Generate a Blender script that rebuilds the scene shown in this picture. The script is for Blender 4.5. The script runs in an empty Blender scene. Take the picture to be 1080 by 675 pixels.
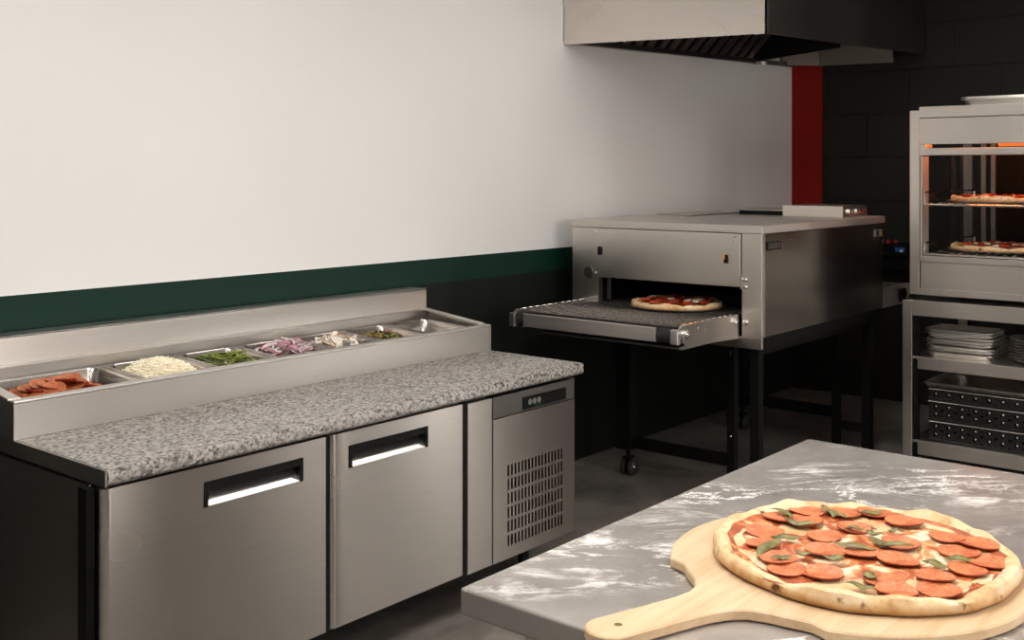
import bpy, bmesh, math, random
from mathutils import Vector, Matrix
R = math.radians
PI = math.pi
rnd = random.Random(7)
scn = bpy.context.scene
COL = scn.collection

# ------------------------------------------------------------------ camera
cam_d = bpy.data.cameras.new('camera')
cam = bpy.data.objects.new('camera', cam_d)
COL.objects.link(cam)
cam.location = (0, 0, 1.6)
cam.rotation_euler = (R(90), 0, R(39.9 - 90))
cam_d.sensor_width = 36
cam_d.lens = 1160 / 1080 * 36
cam_d.shift_y = -156.5 / 1080
cam_d.clip_start = 0.05
scn.camera = cam

# ------------------------------------------------------------------ world, exposure, light levels
scn.view_settings.view_transform = 'Standard'
scn.view_settings.look = 'None'
scn.view_settings.gamma = 1
scn.view_settings.use_curve_mapping = False
scn.view_settings.exposure = -0.2
w = bpy.data.worlds.new('world')
scn.world = w
w.use_nodes = True
w.node_tree.nodes['Background'].inputs[0].default_value = (1, 0.95, 0.9, 1)
w.node_tree.nodes['Background'].inputs[1].default_value = 0.1
CEIL_LIGHT = 24.0        # strength of the ceiling panels
PANEL_GLOW = 14.0      # strength of the glowing panels added out of view
# ceiling panels: x, y, size x, size y, strength factor
PANELS = [(0.6, 1.4, 0.6, 1.2, 1.05), (2.3, 1.4, 0.6, 1.2, 0.9), (0.6, -1.2, 0.6, 1.2, 0.8), (2.6, -1.2, 0.6, 1.2, 0.5), (4.2, 1.8, 1.6, 0.45, 0.42)]

# ------------------------------------------------------------------ materials
def new_mat(name):
    m = bpy.data.materials.new(name)
    m.use_nodes = True
    nt = m.node_tree
    return m, nt, nt.nodes['Principled BSDF']

def node(nt, typ, **kw):
    n = nt.nodes.new(typ)
    for k, v in kw.items():
        setattr(n, k, v)
    return n

def coords(nt, scale=(1, 1, 1), kind='Object'):
    tc = node(nt, 'ShaderNodeTexCoord')
    mp = node(nt, 'ShaderNodeMapping')
    mp.inputs['Scale'].default_value = scale
    nt.links.new(tc.outputs[kind], mp.inputs['Vector'])
    return mp.outputs['Vector']

def noise(nt, vec, scale, detail=3, rough=0.5, dist=0):
    n = node(nt, 'ShaderNodeTexNoise')
    n.inputs['Scale'].default_value = scale
    n.inputs['Detail'].default_value = detail
    n.inputs['Roughness'].default_value = rough
    n.inputs['Distortion'].default_value = dist
    nt.links.new(vec, n.inputs['Vector'])
    return n.outputs['Fac']

def ramp(nt, fac, stops):
    r = node(nt, 'ShaderNodeValToRGB')
    el = r.color_ramp.elements
    while len(el) < len(stops):
        el.new(0.5)
    for e, (p, c) in zip(el, stops):
        e.position = p
        e.color = (*c, 1) if len(c) == 3 else c
    nt.links.new(fac, r.inputs['Fac'])
    return r.outputs['Color']

def mixc(nt, fac, a, b, blend='MIX'):
    n = node(nt, 'ShaderNodeMix', data_type='RGBA', blend_type=blend)
    if isinstance(fac, (int, float)):
        n.inputs[0].default_value = fac
    else:
        nt.links.new(fac, n.inputs[0])
    for sock, v in ((n.inputs[6], a), (n.inputs[7], b)):
        if isinstance(v, tuple):
            sock.default_value = (*v, 1)
        else:
            nt.links.new(v, sock)
    return n.outputs[2]

def bump(nt, b, h, strength=0.2, dist=0.002):
    n = node(nt, 'ShaderNodeBump')
    n.inputs['Strength'].default_value = strength
    n.inputs['Distance'].default_value = dist
    nt.links.new(h, n.inputs['Height'])
    nt.links.new(n.outputs[0], b.inputs['Normal'])

def sr(c):
    def f(v):
        v /= 255
        return v / 12.92 if v <= 0.04045 else ((v + 0.055) / 1.055) ** 2.4
    return tuple(f(v) for v in c)

def plain(name, col, rough=0.5, metal=0.0, vary=0.12, nscale=14, bumpy=0.0, spec=0.5):
    m, nt, b = new_mat(name)
    v = coords(nt)
    n = noise(nt, v, nscale, 4)
    dark = tuple(c * (1 - vary) for c in col)
    lite = tuple(min(1, c * (1 + vary)) for c in col)
    nt.links.new(ramp(nt, n, [(0.3, dark), (0.7, lite)]), b.inputs['Base Color'])
    b.inputs['Roughness'].default_value = rough
    b.inputs['Metallic'].default_value = metal
    b.inputs['Specular IOR Level'].default_value = spec
    if bumpy:
        bump(nt, b, noise(nt, v, nscale * 3, 4), bumpy)
    return m

def steel(name, col=(0.80, 0.745, 0.69), r0=0.22, r1=0.38, grain=(2, 2, 140), aniso=0.0, tang=(0, 0, 1), smudge=0.05):
    m, nt, b = new_mat(name)
    v = coords(nt, grain)
    n = noise(nt, v, 3, 3, 0.6)
    v2 = coords(nt)
    n2 = noise(nt, v2, 2.0, 1, 0.4)
    base = ramp(nt, n, [(0.25, tuple(c * 0.93 for c in col)), (0.75, tuple(c * 1.05 for c in col))])
    sm = ramp(nt, n2, [(0.0, (1 - 2 * smudge,) * 3), (1.0, (1, 1, 1))])
    nt.links.new(mixc(nt, 1.0, base, sm, 'MULTIPLY'), b.inputs['Base Color'])
    mr = node(nt, 'ShaderNodeMapRange')
    mr.inputs['From Min'].default_value = 0.0
    mr.inputs['From Max'].default_value = 1.0
    mr.inputs['To Min'].default_value = r0
    mr.inputs['To Max'].default_value = r1
    nt.links.new(n2, mr.inputs['Value'])
    nt.links.new(mr.outputs[0], b.inputs['Roughness'])
    b.inputs['Metallic'].default_value = 1
    if aniso:
        b.inputs['Anisotropic'].default_value = aniso
        cx = node(nt, 'ShaderNodeCombineXYZ')
        for i in range(3):
            cx.inputs[i].default_value = tang[i]
        nt.links.new(cx.outputs[0], b.inputs['Tangent'])
    bump(nt, b, n, 0.008, 0.0002)
    return m

M = {}
M['steel'] = steel('brushed_steel', aniso=0.5)
M['steel_door'] = steel('brushed_steel_door', (0.50, 0.46, 0.42), 0.26, 0.30, aniso=0.9)
M['steel_top'] = steel('brushed_steel_flat', (0.62, 0.59, 0.55), 0.25, 0.4, (2, 120, 2))
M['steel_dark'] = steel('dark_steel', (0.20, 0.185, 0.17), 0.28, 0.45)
M['satin_bright'] = steel('satin_bright_steel', (0.88, 0.85, 0.81), 0.26, 0.32)
M['jamb'] = steel('jamb_steel', (0.62, 0.58, 0.54), 0.5, 0.6)
M['counter_steel'] = steel('counter_steel', (0.55, 0.51, 0.465), 0.33, 0.40, aniso=0.4)
M['lining'] = steel('lining_steel', (0.17, 0.15, 0.13), 0.35, 0.5)  # dark, even brown-grey steel inside the hood
M['satin'] = steel('satin_steel', (0.78, 0.73, 0.68), 0.42, 0.52)
M['steel_mid'] = steel('dull_steel', (0.36, 0.33, 0.30), 0.35, 0.45)
M['steel_bright'] = steel('polished_steel', (0.75, 0.73, 0.70), 0.12, 0.22)
M['pan_steel'] = steel('pan_steel', (0.46, 0.43, 0.40), 0.2, 0.3, (30, 30, 30))
M['alu'] = steel('aluminium', (0.80, 0.775, 0.74), 0.28, 0.42, (8, 8, 60))
M['chrome'] = plain('chrome', (0.8, 0.78, 0.76), 0.15, 1.0, 0.03)
M['black'] = plain('black_paint', (0.006, 0.006, 0.005), 0.5, 0, 0.3, spec=0.15)
M['black_metal'] = plain('black_metal', (0.005, 0.005, 0.0045), 0.5, 0.0, 0.3, spec=0.12)
M['rubber'] = plain('rubber', (0.012, 0.012, 0.012), 0.7)
M['belt'] = plain('belt_wire', (0.22, 0.20, 0.185), 0.35, 0.9, 0.5, 60)
M['red_light'] = plain('red_plastic', (0.35, 0.01, 0.01), 0.35)
M['blue'] = plain('blue_plastic', (0.01, 0.11, 0.42), 0.4)
M['white_plastic'] = plain('white_plastic', (0.75, 0.72, 0.68), 0.4)
M['green_dot'] = plain('green_plastic', (0.01, 0.14, 0.08), 0.4)
M['orange_dot'] = plain('orange_plastic', (0.7, 0.3, 0.04), 0.4)
M['yellow_dot'] = plain('yellow_plastic', (0.6, 0.55, 0.05), 0.4)
M['letter'] = plain('pale_letters', (0.17, 0.16, 0.145), 0.5)

def wall_paint(name, col, rough=0.6):
    m, nt, b = new_mat(name)
    v = coords(nt)
    n = noise(nt, v, 1.3, 3)
    nt.links.new(ramp(nt, n, [(0.3, tuple(c * 0.97 for c in col)), (0.7, col)]), b.inputs['Base Color'])
    b.inputs['Roughness'].default_value = rough
    b.inputs['Specular IOR Level'].default_value = 0.2
    bump(nt, b, noise(nt, v, 160, 3), 0.05, 0.001)
    return m
M['white_wall'] = wall_paint('white_wall_paint', (0.80, 0.785, 0.765))
M['green_wall'] = wall_paint('green_wall_paint', (0.0032, 0.025, 0.0155), 0.45)
M['dark_wall'] = wall_paint('dark_wall_paint', (0.007, 0.009, 0.006), 0.5)
M['red_wall'] = wall_paint('red_wall_paint', (0.30, 0.010, 0.005), 0.5)
M['ceiling'] = wall_paint('ceiling_paint', (0.62, 0.60, 0.57), 0.8)
M['room_wall'] = wall_paint('room_wall_paint', (0.42, 0.39, 0.36), 0.7)

def block_wall():
    m, nt, b = new_mat('black_block_wall')
    tc = node(nt, 'ShaderNodeTexCoord')
    sep = node(nt, 'ShaderNodeSeparateXYZ')
    nt.links.new(tc.outputs['Object'], sep.inputs[0])
    comb = node(nt, 'ShaderNodeCombineXYZ')
    nt.links.new(sep.outputs[1], comb.inputs[0])
    nt.links.new(sep.outputs[2], comb.inputs[1])
    mp = node(nt, 'ShaderNodeMapping')
    mp.inputs['Location'].default_value = BLOCK_OFF
    nt.links.new(comb.outputs[0], mp.inputs['Vector'])
    br = node(nt, 'ShaderNodeTexBrick')
    br.offset = 0.5
    br.inputs['Scale'].default_value = 1
    br.inputs['Brick Width'].default_value = 0.60
    br.inputs['Row Height'].default_value = 0.305
    br.inputs['Mortar Size'].default_value = 0.006
    br.inputs['Mortar Smooth'].default_value = 0.4
    br.inputs['Color1'].default_value = (0.019, 0.0165, 0.0135, 1)
    br.inputs['Color2'].default_value = (0.016, 0.0142, 0.012, 1)
    br.inputs['Mortar'].default_value = (0.010, 0.009, 0.008, 1)
    nt.links.new(mp.outputs[0], br.inputs['Vector'])
    nt.links.new(br.outputs['Color'], b.inputs['Base Color'])
    b.inputs['Roughness'].default_value = 0.5
    b.inputs['Specular IOR Level'].default_value = 0.25
    inv = node(nt, 'ShaderNodeMath', operation='MULTIPLY_ADD')
    inv.inputs[1].default_value = -1
    inv.inputs[2].default_value = 1
    nt.links.new(br.outputs['Fac'], inv.inputs[0])
    n = noise(nt, tc.outputs['Object'], 70, 4)
    ad = node(nt, 'ShaderNodeMath', operation='MULTIPLY_ADD')
    ad.inputs[1].default_value = 0.12
    nt.links.new(n, ad.inputs[0])
    nt.links.new(inv.outputs[0], ad.inputs[2])
    bump(nt, b, ad.outputs[0], 0.5, 0.006)
    return m
BLOCK_OFF = (0, 0, 0)

def concrete():
    m, nt, b = new_mat('polished_concrete')
    v = coords(nt)
    n1 = noise(nt, v, 1.6, 6, 0.65, 0.6)
    n2 = noise(nt, v, 9, 5, 0.7)
    a = ramp(nt, n1, [(0.3, (0.075, 0.066, 0.057)), (0.53, (0.17, 0.152, 0.133)), (0.72, (0.30, 0.272, 0.243))])
    c = ramp(nt, n2, [(0.3, (0.75,) * 3), (0.7, (1.1,) * 3)])
    nt.links.new(mixc(nt, 1.0, a, c, 'MULTIPLY'), b.inputs['Base Color'])
    b.inputs['Roughness'].default_value = 0.42
    bump(nt, b, n2, 0.08, 0.002)
    return m
M['floor'] = concrete()

def granite():
    m, nt, b = new_mat('speckled_granite')
    v = coords(nt)
    vo = node(nt, 'ShaderNodeTexVoronoi')
    vo.inputs['Scale'].default_value = 120
    vo.inputs['Randomness'].default_value = 1
    nt.links.new(v, vo.inputs['Vector'])
    sep = node(nt, 'ShaderNodeSeparateColor')
    nt.links.new(vo.outputs['Color'], sep.inputs[0])
    n = noise(nt, v, 60, 5, 0.7, 0.6)
    ad = node(nt, 'ShaderNodeMath', operation='MULTIPLY_ADD')
    ad.inputs[1].default_value = 0.55
    nt.links.new(sep.outputs[0], ad.inputs[0])
    sc = node(nt, 'ShaderNodeMath', operation='MULTIPLY')
    sc.inputs[1].default_value = 0.65
    nt.links.new(n, sc.inputs[0])
    nt.links.new(sc.outputs[0], ad.inputs[2])
    c = ramp(nt, ad.outputs[0], [(0.29, (0.032, 0.028, 0.025)), (0.42, (0.145, 0.129, 0.115)), (0.58, (0.235, 0.213, 0.194)), (0.80, (0.36, 0.333, 0.31))])
    nt.links.new(c, b.inputs['Base Color'])
    b.inputs['Roughness'].default_value = 0.27
    return m
M['granite'] = granite()

def worktop():
    m, nt, b = new_mat('floured_worktop')
    v = coords(nt, (1, 1, 1))
    n1 = noise(nt, v, 1.8, 4, 0.6, 0.6)
    base = ramp(nt, n1, [(0.25, (0.33, 0.30, 0.273)), (0.75, (0.48, 0.445, 0.41))])
    # flour: soft puffs and thin dragged streaks, broken up by fine grain
    rot = node(nt, 'ShaderNodeMapping')
    rot.vector_type = 'TEXTURE'
    rot.inputs['Rotation'].default_value = (0, 0, R(-48))
    rot.inputs['Scale'].default_value = (0.95, 0.42, 1)
    nt.links.new(v, rot.inputs['Vector'])
    nv = noise(nt, rot.outputs[0], 2.6, 8, 0.68, 0.5)
    vein = ramp(nt, nv, [(0.485, (0, 0, 0)), (0.50, (1, 1, 1)), (0.515, (0, 0, 0))])
    nm = noise(nt, v, 2.1, 3)
    msk = ramp(nt, nm, [(0.48, (0, 0, 0)), (0.62, (1, 1, 1))])
    zone = ramp(nt, noise(nt, rot.outputs[0], 1.15, 3, 0.5, 0.3), [(0.50, (0, 0, 0)), (0.66, (1, 1, 1))])
    grain = ramp(nt, noise(nt, rot.outputs[0], 7.5, 9, 0.74, 0.4), [(0.49, (0, 0, 0)), (0.66, (1, 1, 1))])
    puff = mixc(nt, 1.0, zone, grain, 'MULTIPLY')
    film = ramp(nt, noise(nt, v, 3.1, 6, 0.7), [(0.35, (0.0,) * 3), (0.8, (0.14,) * 3)])
    vm = mixc(nt, 1.0, vein, msk, 'MULTIPLY')
    tot = mixc(nt, 1.0, mixc(nt, 1.0, vm, puff, 'ADD'), film, 'ADD')
    bw = node(nt, 'ShaderNodeRGBToBW')
    nt.links.new(tot, bw.inputs[0])
    s = node(nt, 'ShaderNodeMath', operation='MULTIPLY')
    s.inputs[1].default_value = 1.35
    s.use_clamp = True
    geo = node(nt, 'ShaderNodeNewGeometry')
    sz = node(nt, 'ShaderNodeSeparateXYZ')
    nt.links.new(geo.outputs['Normal'], sz.inputs[0])
    up = node(nt, 'ShaderNodeMath', operation='MULTIPLY')
    up.use_clamp = True
    nt.links.new(bw.outputs[0], up.inputs[0])
    nt.links.new(sz.outputs[2], up.inputs[1])
    nt.links.new(up.outputs[0], s.inputs[0])
    nt.links.new(base, b.inputs['Base Color'])
    b.inputs['Metallic'].default_value = 0.6
    b.inputs['Roughness'].default_value = 0.27
    fl = node(nt, 'ShaderNodeBsdfPrincipled')
    fl.inputs['Base Color'].default_value = (0.80, 0.765, 0.73, 1)
    fl.inputs['Roughness'].default_value = 0.85
    mx = node(nt, 'ShaderNodeMixShader')
    nt.links.new(s.outputs[0], mx.inputs[0])
    nt.links.new(b.outputs[0], mx.inputs[1])
    nt.links.new(fl.outputs[0], mx.inputs[2])
    nt.links.new(mx.outputs[0], nt.nodes['Material Output'].inputs[0])
    return m
M['worktop'] = worktop()

def wood():
    m, nt, b = new_mat('pale_maple')
    v = coords(nt, (3, 40, 40))
    n = noise(nt, v, 1.2, 5, 0.6, 0.6)
    v2 = coords(nt)
    n2 = noise(nt, v2, 6, 3)
    a = ramp(nt, n, [(0.25, (0.56, 0.37, 0.20)), (0.55, (0.70, 0.51, 0.32)), (0.8, (0.76, 0.59, 0.40))])
    c = ramp(nt, n2, [(0.3, (0.88, 0.85, 0.80)), (0.7, (1, 1, 1))])
    nt.links.new(mixc(nt, 1.0, a, c, 'MULTIPLY'), b.inputs['Base Color'])
    b.inputs['Roughness'].default_value = 0.5
    return m
M['wood'] = wood()

def crust():
    m, nt, b = new_mat('baked_crust')
    v = coords(nt)
    n = noise(nt, v, 16, 5, 0.65)
    n2 = noise(nt, v, 38, 3, 0.5)
    a = ramp(nt, n, [(0.30, (0.50, 0.25, 0.09)), (0.48, (0.74, 0.50, 0.26)), (0.66, (0.84, 0.68, 0.46))])
    spot = ramp(nt, n2, [(0.27, (0.16, 0.06, 0.025)), (0.38, (1, 1, 1))])
    # the oven floor browns the underside of the dough
    tc = node(nt, 'ShaderNodeTexCoord')
    sz = node(nt, 'ShaderNodeSeparateXYZ')
    nt.links.new(tc.outputs['Object'], sz.inputs[0])
    mz = node(nt, 'ShaderNodeMapRange')
    mz.inputs['From Min'].default_value = 0.0
    mz.inputs['From Max'].default_value = 0.020
    nt.links.new(sz.outputs[2], mz.inputs['Value'])
    baked = ramp(nt, mz.outputs[0], [(0.0, (0.42, 0.27, 0.15)), (0.45, (0.80, 0.70, 0.58)), (1.0, (1, 1, 1))])
    nt.links.new(mixc(nt, 1.0, mixc(nt, 1.0, a, spot, 'MULTIPLY'), baked, 'MULTIPLY'), b.inputs['Base Color'])
    b.inputs['Roughness'].default_value = 0.6
    bump(nt, b, n, 0.3, 0.004)
    return m
M['crust'] = crust()

def cheese(name, lo=0.40, hi=0.50, cream=(0.86, 0.74, 0.54), red=(0.62, 0.13, 0.035), sc=13):
    m, nt, b = new_mat(name)
    v = coords(nt)
    n = noise(nt, v, sc, 6, 0.68, 0.8)
    # sauce shows more towards the rim
    ln = node(nt, 'ShaderNodeVectorMath', operation='LENGTH')
    nt.links.new(v, ln.inputs[0])
    mr = node(nt, 'ShaderNodeMapRange')
    mr.inputs['From Min'].default_value = 0.165
    mr.inputs['From Max'].default_value = 0.235
    mr.inputs['To Min'].default_value = 0.0
    mr.inputs['To Max'].default_value = 0.10
    nt.links.new(ln.outputs['Value'], mr.inputs['Value'])
    sb = node(nt, 'ShaderNodeMath', operation='SUBTRACT')
    nt.links.new(n, sb.inputs[0])
    nt.links.new(mr.outputs[0], sb.inputs[1])
    n = sb.outputs[0]
    n2 = noise(nt, v, 45, 4, 0.6)
    c1 = ramp(nt, n, [(lo - 0.06, tuple(c * 0.6 for c in red)), (lo, red), ((lo + hi) / 2, (0.78, 0.36, 0.14)), (hi, cream), (0.75, tuple(min(1, c * 1.05) for c in cream))])
    c2 = ramp(nt, n2, [(0.3, (0.86, 0.8, 0.7)), (0.6, (1, 1, 1))])
    nt.links.new(mixc(nt, 1.0, c1, c2, 'MULTIPLY'), b.inputs['Base Color'])
    b.inputs['Roughness'].default_value = 0.38
    bump(nt, b, n, 0.5, 0.006)
    return m
M['cheese'] = cheese('melted_cheese', 0.47, 0.58, sc=23)
M['cheese_red'] = cheese('red_sauce_cheese', 0.56, 0.64, (0.85, 0.70, 0.46), (0.55, 0.07, 0.018), 11)

def pepperoni(name='pepperoni', k=1.0):
    m, nt, b = new_mat(name)
    v = coords(nt)
    n = noise(nt, v, 160, 4, 0.7)
    n2 = noise(nt, v, 22, 3)
    a = ramp(nt, n, [(0.30, (0.46 * k, 0.085 * k, 0.025 * k)), (0.5, (0.70 * k, 0.21 * k, 0.08 * k)), (0.72, (0.82 * k, 0.42 * k, 0.20 * k))])
    c = ramp(nt, n2, [(0.3, (0.72, 0.56, 0.48)), (0.6, (1, 1, 1))])
    nt.links.new(mixc(nt, 1.0, a, c, 'MULTIPLY'), b.inputs['Base Color'])
    b.inputs['Roughness'].default_value = 0.42
    bump(nt, b, n, 0.25, 0.001)
    return m
M['pepperoni'] = pepperoni()
M['pep_edge'] = plain('pepperoni_edge', (0.30, 0.035, 0.012), 0.45, 0, 0.3, 40)
M['leaf'] = plain('wilted_basil', (0.17, 0.155, 0.045), 0.45, 0, 0.5, 60)
M['green_pepper'] = plain('green_pepper', (0.16, 0.21, 0.028), 0.35, 0, 0.5, 40)
M['pepper_flesh'] = plain('pepper_flesh', (0.50, 0.40, 0.20), 0.4, 0, 0.3, 50)
M['onion'] = plain('onion_flesh', (0.80, 0.70, 0.70), 0.35, 0, 0.15, 40)
M['onion_skin'] = plain('onion_skin', (0.40, 0.17, 0.24), 0.4, 0, 0.3, 60)
M['onion_dark'] = plain('onion_skin_dark', (0.22, 0.02, 0.015), 0.4, 0, 0.3, 60)
M['mushroom'] = plain('mushroom_flesh', (0.80, 0.76, 0.68), 0.5, 0, 0.12, 60)
M['mushroom_skin'] = plain('mushroom_skin', (0.40, 0.22, 0.09), 0.55, 0, 0.4, 60)
M['shred'] = plain('cheese_shreds', (0.97, 0.85, 0.65), 0.5, 0, 0.12, 50)
M['olive'] = plain('chopped_olive', (0.035, 0.022, 0.02), 0.35, 0, 0.3)
M['relish_green'] = plain('chopped_green', (0.22, 0.26, 0.03), 0.4, 0, 0.3)
M['relish_red'] = plain('chopped_red', (0.42, 0.10, 0.03), 0.4, 0, 0.3)

def emit(name, col, s):
    m, nt, b = new_mat(name)
    b.inputs['Base Color'].default_value = (*col, 1)
    b.inputs['Emission Color'].default_value = (*col, 1)
    b.inputs['Emission Strength'].default_value = s
    return m
def glass_mat():
    m, nt, b = new_mat('cabinet_glass')
    b.inputs['Base Color'].default_value = (0.97, 1, 0.99, 1)
    b.inputs['Roughness'].default_value = 0.02
    b.inputs['Transmission Weight'].default_value = 1
    b.inputs['IOR'].default_value = 1.08
    return m
M['glass'] = glass_mat()
M['heat'] = emit('heat_lamp_glow', (1.0, 0.26, 0.04), 18)
M['heat_dim'] = emit('heat_front_glow', (1.0, 0.20, 0.03), 0.9)

# ------------------------------------------------------------------ mesh helpers
class MB:
    def __init__(s):
        s.bm = bmesh.new()
        s.mi = 0
        s.beveled = False
    def _f(s, faces):
        for f in faces:
            f.material_index = s.mi
    def box(s, x0, x1, y0, y1, z0, z1, bev=0.0, seg=2):
        n0 = set(s.bm.faces)
        v = [s.bm.verts.new((x, y, z)) for x in (x0, x1) for y in (y0, y1) for z in (z0, z1)]
        q = [(0, 1, 3, 2), (4, 6, 7, 5), (0, 4, 5, 1), (2, 3, 7, 6), (0, 2, 6, 4), (1, 5, 7, 3)]
        fs = [s.bm.faces.new([v[i] for i in t]) for t in q]
        if bev:
            s.beveled = True
            es = list({e for f in fs for e in f.edges})
            bmesh.ops.bevel(s.bm, geom=es, offset=bev, segments=seg, affect='EDGES', profile=0.5)
        s._f([f for f in s.bm.faces if f not in n0])
        return s
    def hexa(s, pts):       # eight corners, bottom ring then top ring
        v = [s.bm.verts.new(p) for p in pts]
        fs = [s.bm.faces.new([v[i] for i in t]) for t in ((3, 2, 1, 0), (4, 5, 6, 7), (0, 1, 5, 4), (1, 2, 6, 5), (2, 3, 7, 6), (3, 0, 4, 7))]
        s._f(fs)
        return s
    def rings(s, rings, cap0=True, cap1=True, closed=False):
        vr = [[s.bm.verts.new(p) for p in r] for r in rings]
        n = len(vr[0])
        fs = []
        rng = len(vr) if closed else len(vr) - 1
        for i in range(rng):
            a, b = vr[i], vr[(i + 1) % len(vr)]
            for j in range(n):
                fs.append(s.bm.faces.new((a[j], a[(j + 1) % n], b[(j + 1) % n], b[j])))
        if not closed:
            if cap0:
                fs.append(s.bm.faces.new(vr[0][::-1]))
            if cap1:
                fs.append(s.bm.faces.new(vr[-1]))
        s._f(fs)
        return s
    def tube(s, path, r, seg=8, flat=1.0):
        path = [Vector(p) for p in path]
        rr = r if isinstance(r, (list, tuple)) else [r] * len(path)
        t0 = (path[1] - path[0]).normalized()
        up = Vector((0, 0, 1)) if abs(t0.z) < 0.9 else Vector((1, 0, 0))
        rings = []
        for i, p in enumerate(path):
            t = (path[min(i + 1, len(path) - 1)] - path[max(i - 1, 0)]).normalized()
            a = t.cross(up)
            if a.length < 1e-5:
                a = t.cross(Vector((0, 1, 0)))
            a.normalize()
            b = a.cross(t)
            rings.append([p + a * (math.cos(2 * PI * k / seg) * rr[i]) + b * (math.sin(2 * PI * k / seg) * rr[i] * flat) for k in range(seg)])
        return s.rings(rings)
    def lathe(s, prof, c=(0, 0, 0), seg=32, cap0=True, cap1=True, axis='Z'):
        c = Vector(c)
        rings = []
        for r, z in prof:
            ring = []
            for k in range(seg):
                a = 2 * PI * k / seg
                p = (r * math.cos(a), r * math.sin(a), z)
                if axis == 'X':
                    p = (z, r * math.cos(a), r * math.sin(a))
                if axis == 'Y':
                    p = (r * math.sin(a), z, r * math.cos(a))
                ring.append(c + Vector(p))
            rings.append(ring)
        return s.rings(rings, cap0, cap1)
    def prism(s, poly, axis, a, b):
        def P(u, v, h):
            return {'X': (h, u, v), 'Y': (u, h, v), 'Z': (u, v, h)}[axis]
        return s.rings([[P(u, v, a) for u, v in poly], [P(u, v, b) for u, v in poly]])
    def build(s, name, mats, parent=None, smooth=35, origin=None):
        if not isinstance(mats, (list, tuple)):
            mats = [mats]
        bmesh.ops.recalc_face_normals(s.bm, faces=s.bm.faces[:])
        vs = s.bm.verts
        if origin is None:
            xs = [v.co.x for v in vs]; ys = [v.co.y for v in vs]; zs = [v.co.z for v in vs]
            origin = Vector(((min(xs) + max(xs)) / 2, (min(ys) + max(ys)) / 2, min(zs) if parent is None else (min(zs) + max(zs)) / 2))
        origin = Vector(origin)
        for v in vs:
            v.co -= origin
        me = bpy.data.meshes.new(name)
        s.bm.to_mesh(me)
        s.bm.free()
        for m in mats:
            me.materials.append(m)
        if smooth:
            me.shade_smooth()
            me.set_sharp_from_angle(angle=R(smooth))
        o = bpy.data.objects.new(name, me)
        COL.objects.link(o)
        if s.beveled and smooth:
            wn = o.modifiers.new('weighted_normals', 'WEIGHTED_NORMAL')
            wn.keep_sharp = True
            wn.weight = 100
        if parent is not None:
            o.parent = parent
            o.location = origin - world_loc(parent)
        else:
            o.location = origin
        return o

def world_loc(o):
    p = Vector((0, 0, 0))
    while o is not None:
        p += o.location
        o = o.parent
    return p

def tag(o, label, cat, group=None, kind=None):
    o['label'] = label
    o['category'] = cat
    if group:
        o['group'] = group
    if kind:
        o['kind'] = kind
    return o
def thing(name, loc, label, cat, group=None):
    o = bpy.data.objects.new(name, None)
    COL.objects.link(o)
    o.empty_display_size = 0.1
    o.location = loc
    return tag(o, label, cat, group)
def struct(o):
    o['kind'] = 'structure'
    return o
def copy_tree(o, parent=None):
    c = o.copy()
    COL.objects.link(c)
    if parent is not None:
        c.parent = parent
    for ch in list(o.children):
        copy_tree(ch, c)
    return c

# ------------------------------------------------------------------ room
XB, YL, YR, XF, HC = 7.6, 3.64, -3.2, -2.4, 3.2
def label_structure(o, label, cat):
    struct(o); o['label'] = label; o['category'] = cat
    return o
label_structure(MB().box(XF, XB + .15, YR, YL + .15, -0.1, 0).build('floor', M['floor'], origin=(0, 0, 0)), 'dark mottled polished concrete floor', 'floor')
label_structure(MB().box(XF, XB + .15, YR, YL + .15, HC, HC + .1).build('ceiling', M['ceiling'], origin=(0, 0, 0)), 'pale ceiling above the kitchen', 'ceiling')
mb = MB()
mb.mi = 0; mb.box(XF, XB, YL, YL + .15, 1.186, HC)
mb.mi = 1; mb.box(XF, XB, YL, YL + .15, 1.068, 1.186)
mb.mi = 2; mb.box(XF, XB, YL, YL + .15, 0, 1.068)
label_structure(mb.build('wall_left', [M['white_wall'], M['green_wall'], M['dark_wall']], origin=(0, 0, 0)), 'long white wall with a green band above dark lower paint', 'wall')
BLOCK_OFF = (-(2.773 - .0) + 0.6 * 5, -1.70 + .305 * 8, 0)
label_structure(MB().box(XB, XB + .15, YR, YL, 0, HC).build('wall_back', block_wall(), origin=(0, 0, 0)), 'black painted block wall at the end of the room', 'wall')
label_structure(MB().box(XB - .012, XB, 3.405, YL, 1.07, HC).build('trim_1', M['red_wall']), 'upright red strip in the corner between white and black walls', 'trim')
label_structure(MB().box(XF, XB, YR - .15, YR, 0, HC).build('wall_right', M['room_wall'], origin=(0, 0, 0)), 'plain grey wall opposite the white wall', 'wall')
label_structure(MB().box(XF - .15, XF, YR, YL, 0, HC).build('wall_front', M['white_wall'], origin=(0, 0, 0)), 'plain white wall behind the viewer', 'wall')
for i, (x, y, sx, sy, k) in enumerate(PANELS):
    t = thing('ceiling_light', (x, y, HC - .03), 'square-edged ceiling light panel above the kitchen', 'ceiling light', 'ceiling light panels')
    mb = MB()
    for a in (-1, 1):
        mb.box(x + a * sx / 2 - .015, x + a * sx / 2 + .015, y - sy / 2 - .015, y + sy / 2 + .015, HC - .035, HC - .001)
        mb.box(x - sx / 2 + .016, x + sx / 2 - .016, y + a * sy / 2 - .015, y + a * sy / 2 + .015, HC - .035, HC - .001)
    mb.build('frame', M['white_plastic'], t)
    MB().box(x - sx / 2 + .016, x + sx / 2 - .016, y - sy / 2 + .016, y + sy / 2 - .016, HC - .02, HC - .004).build('diffuser', emit('panel_light_%d' % i, (1.0, 0.965, 0.92), CEIL_LIGHT * k), t)
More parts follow.
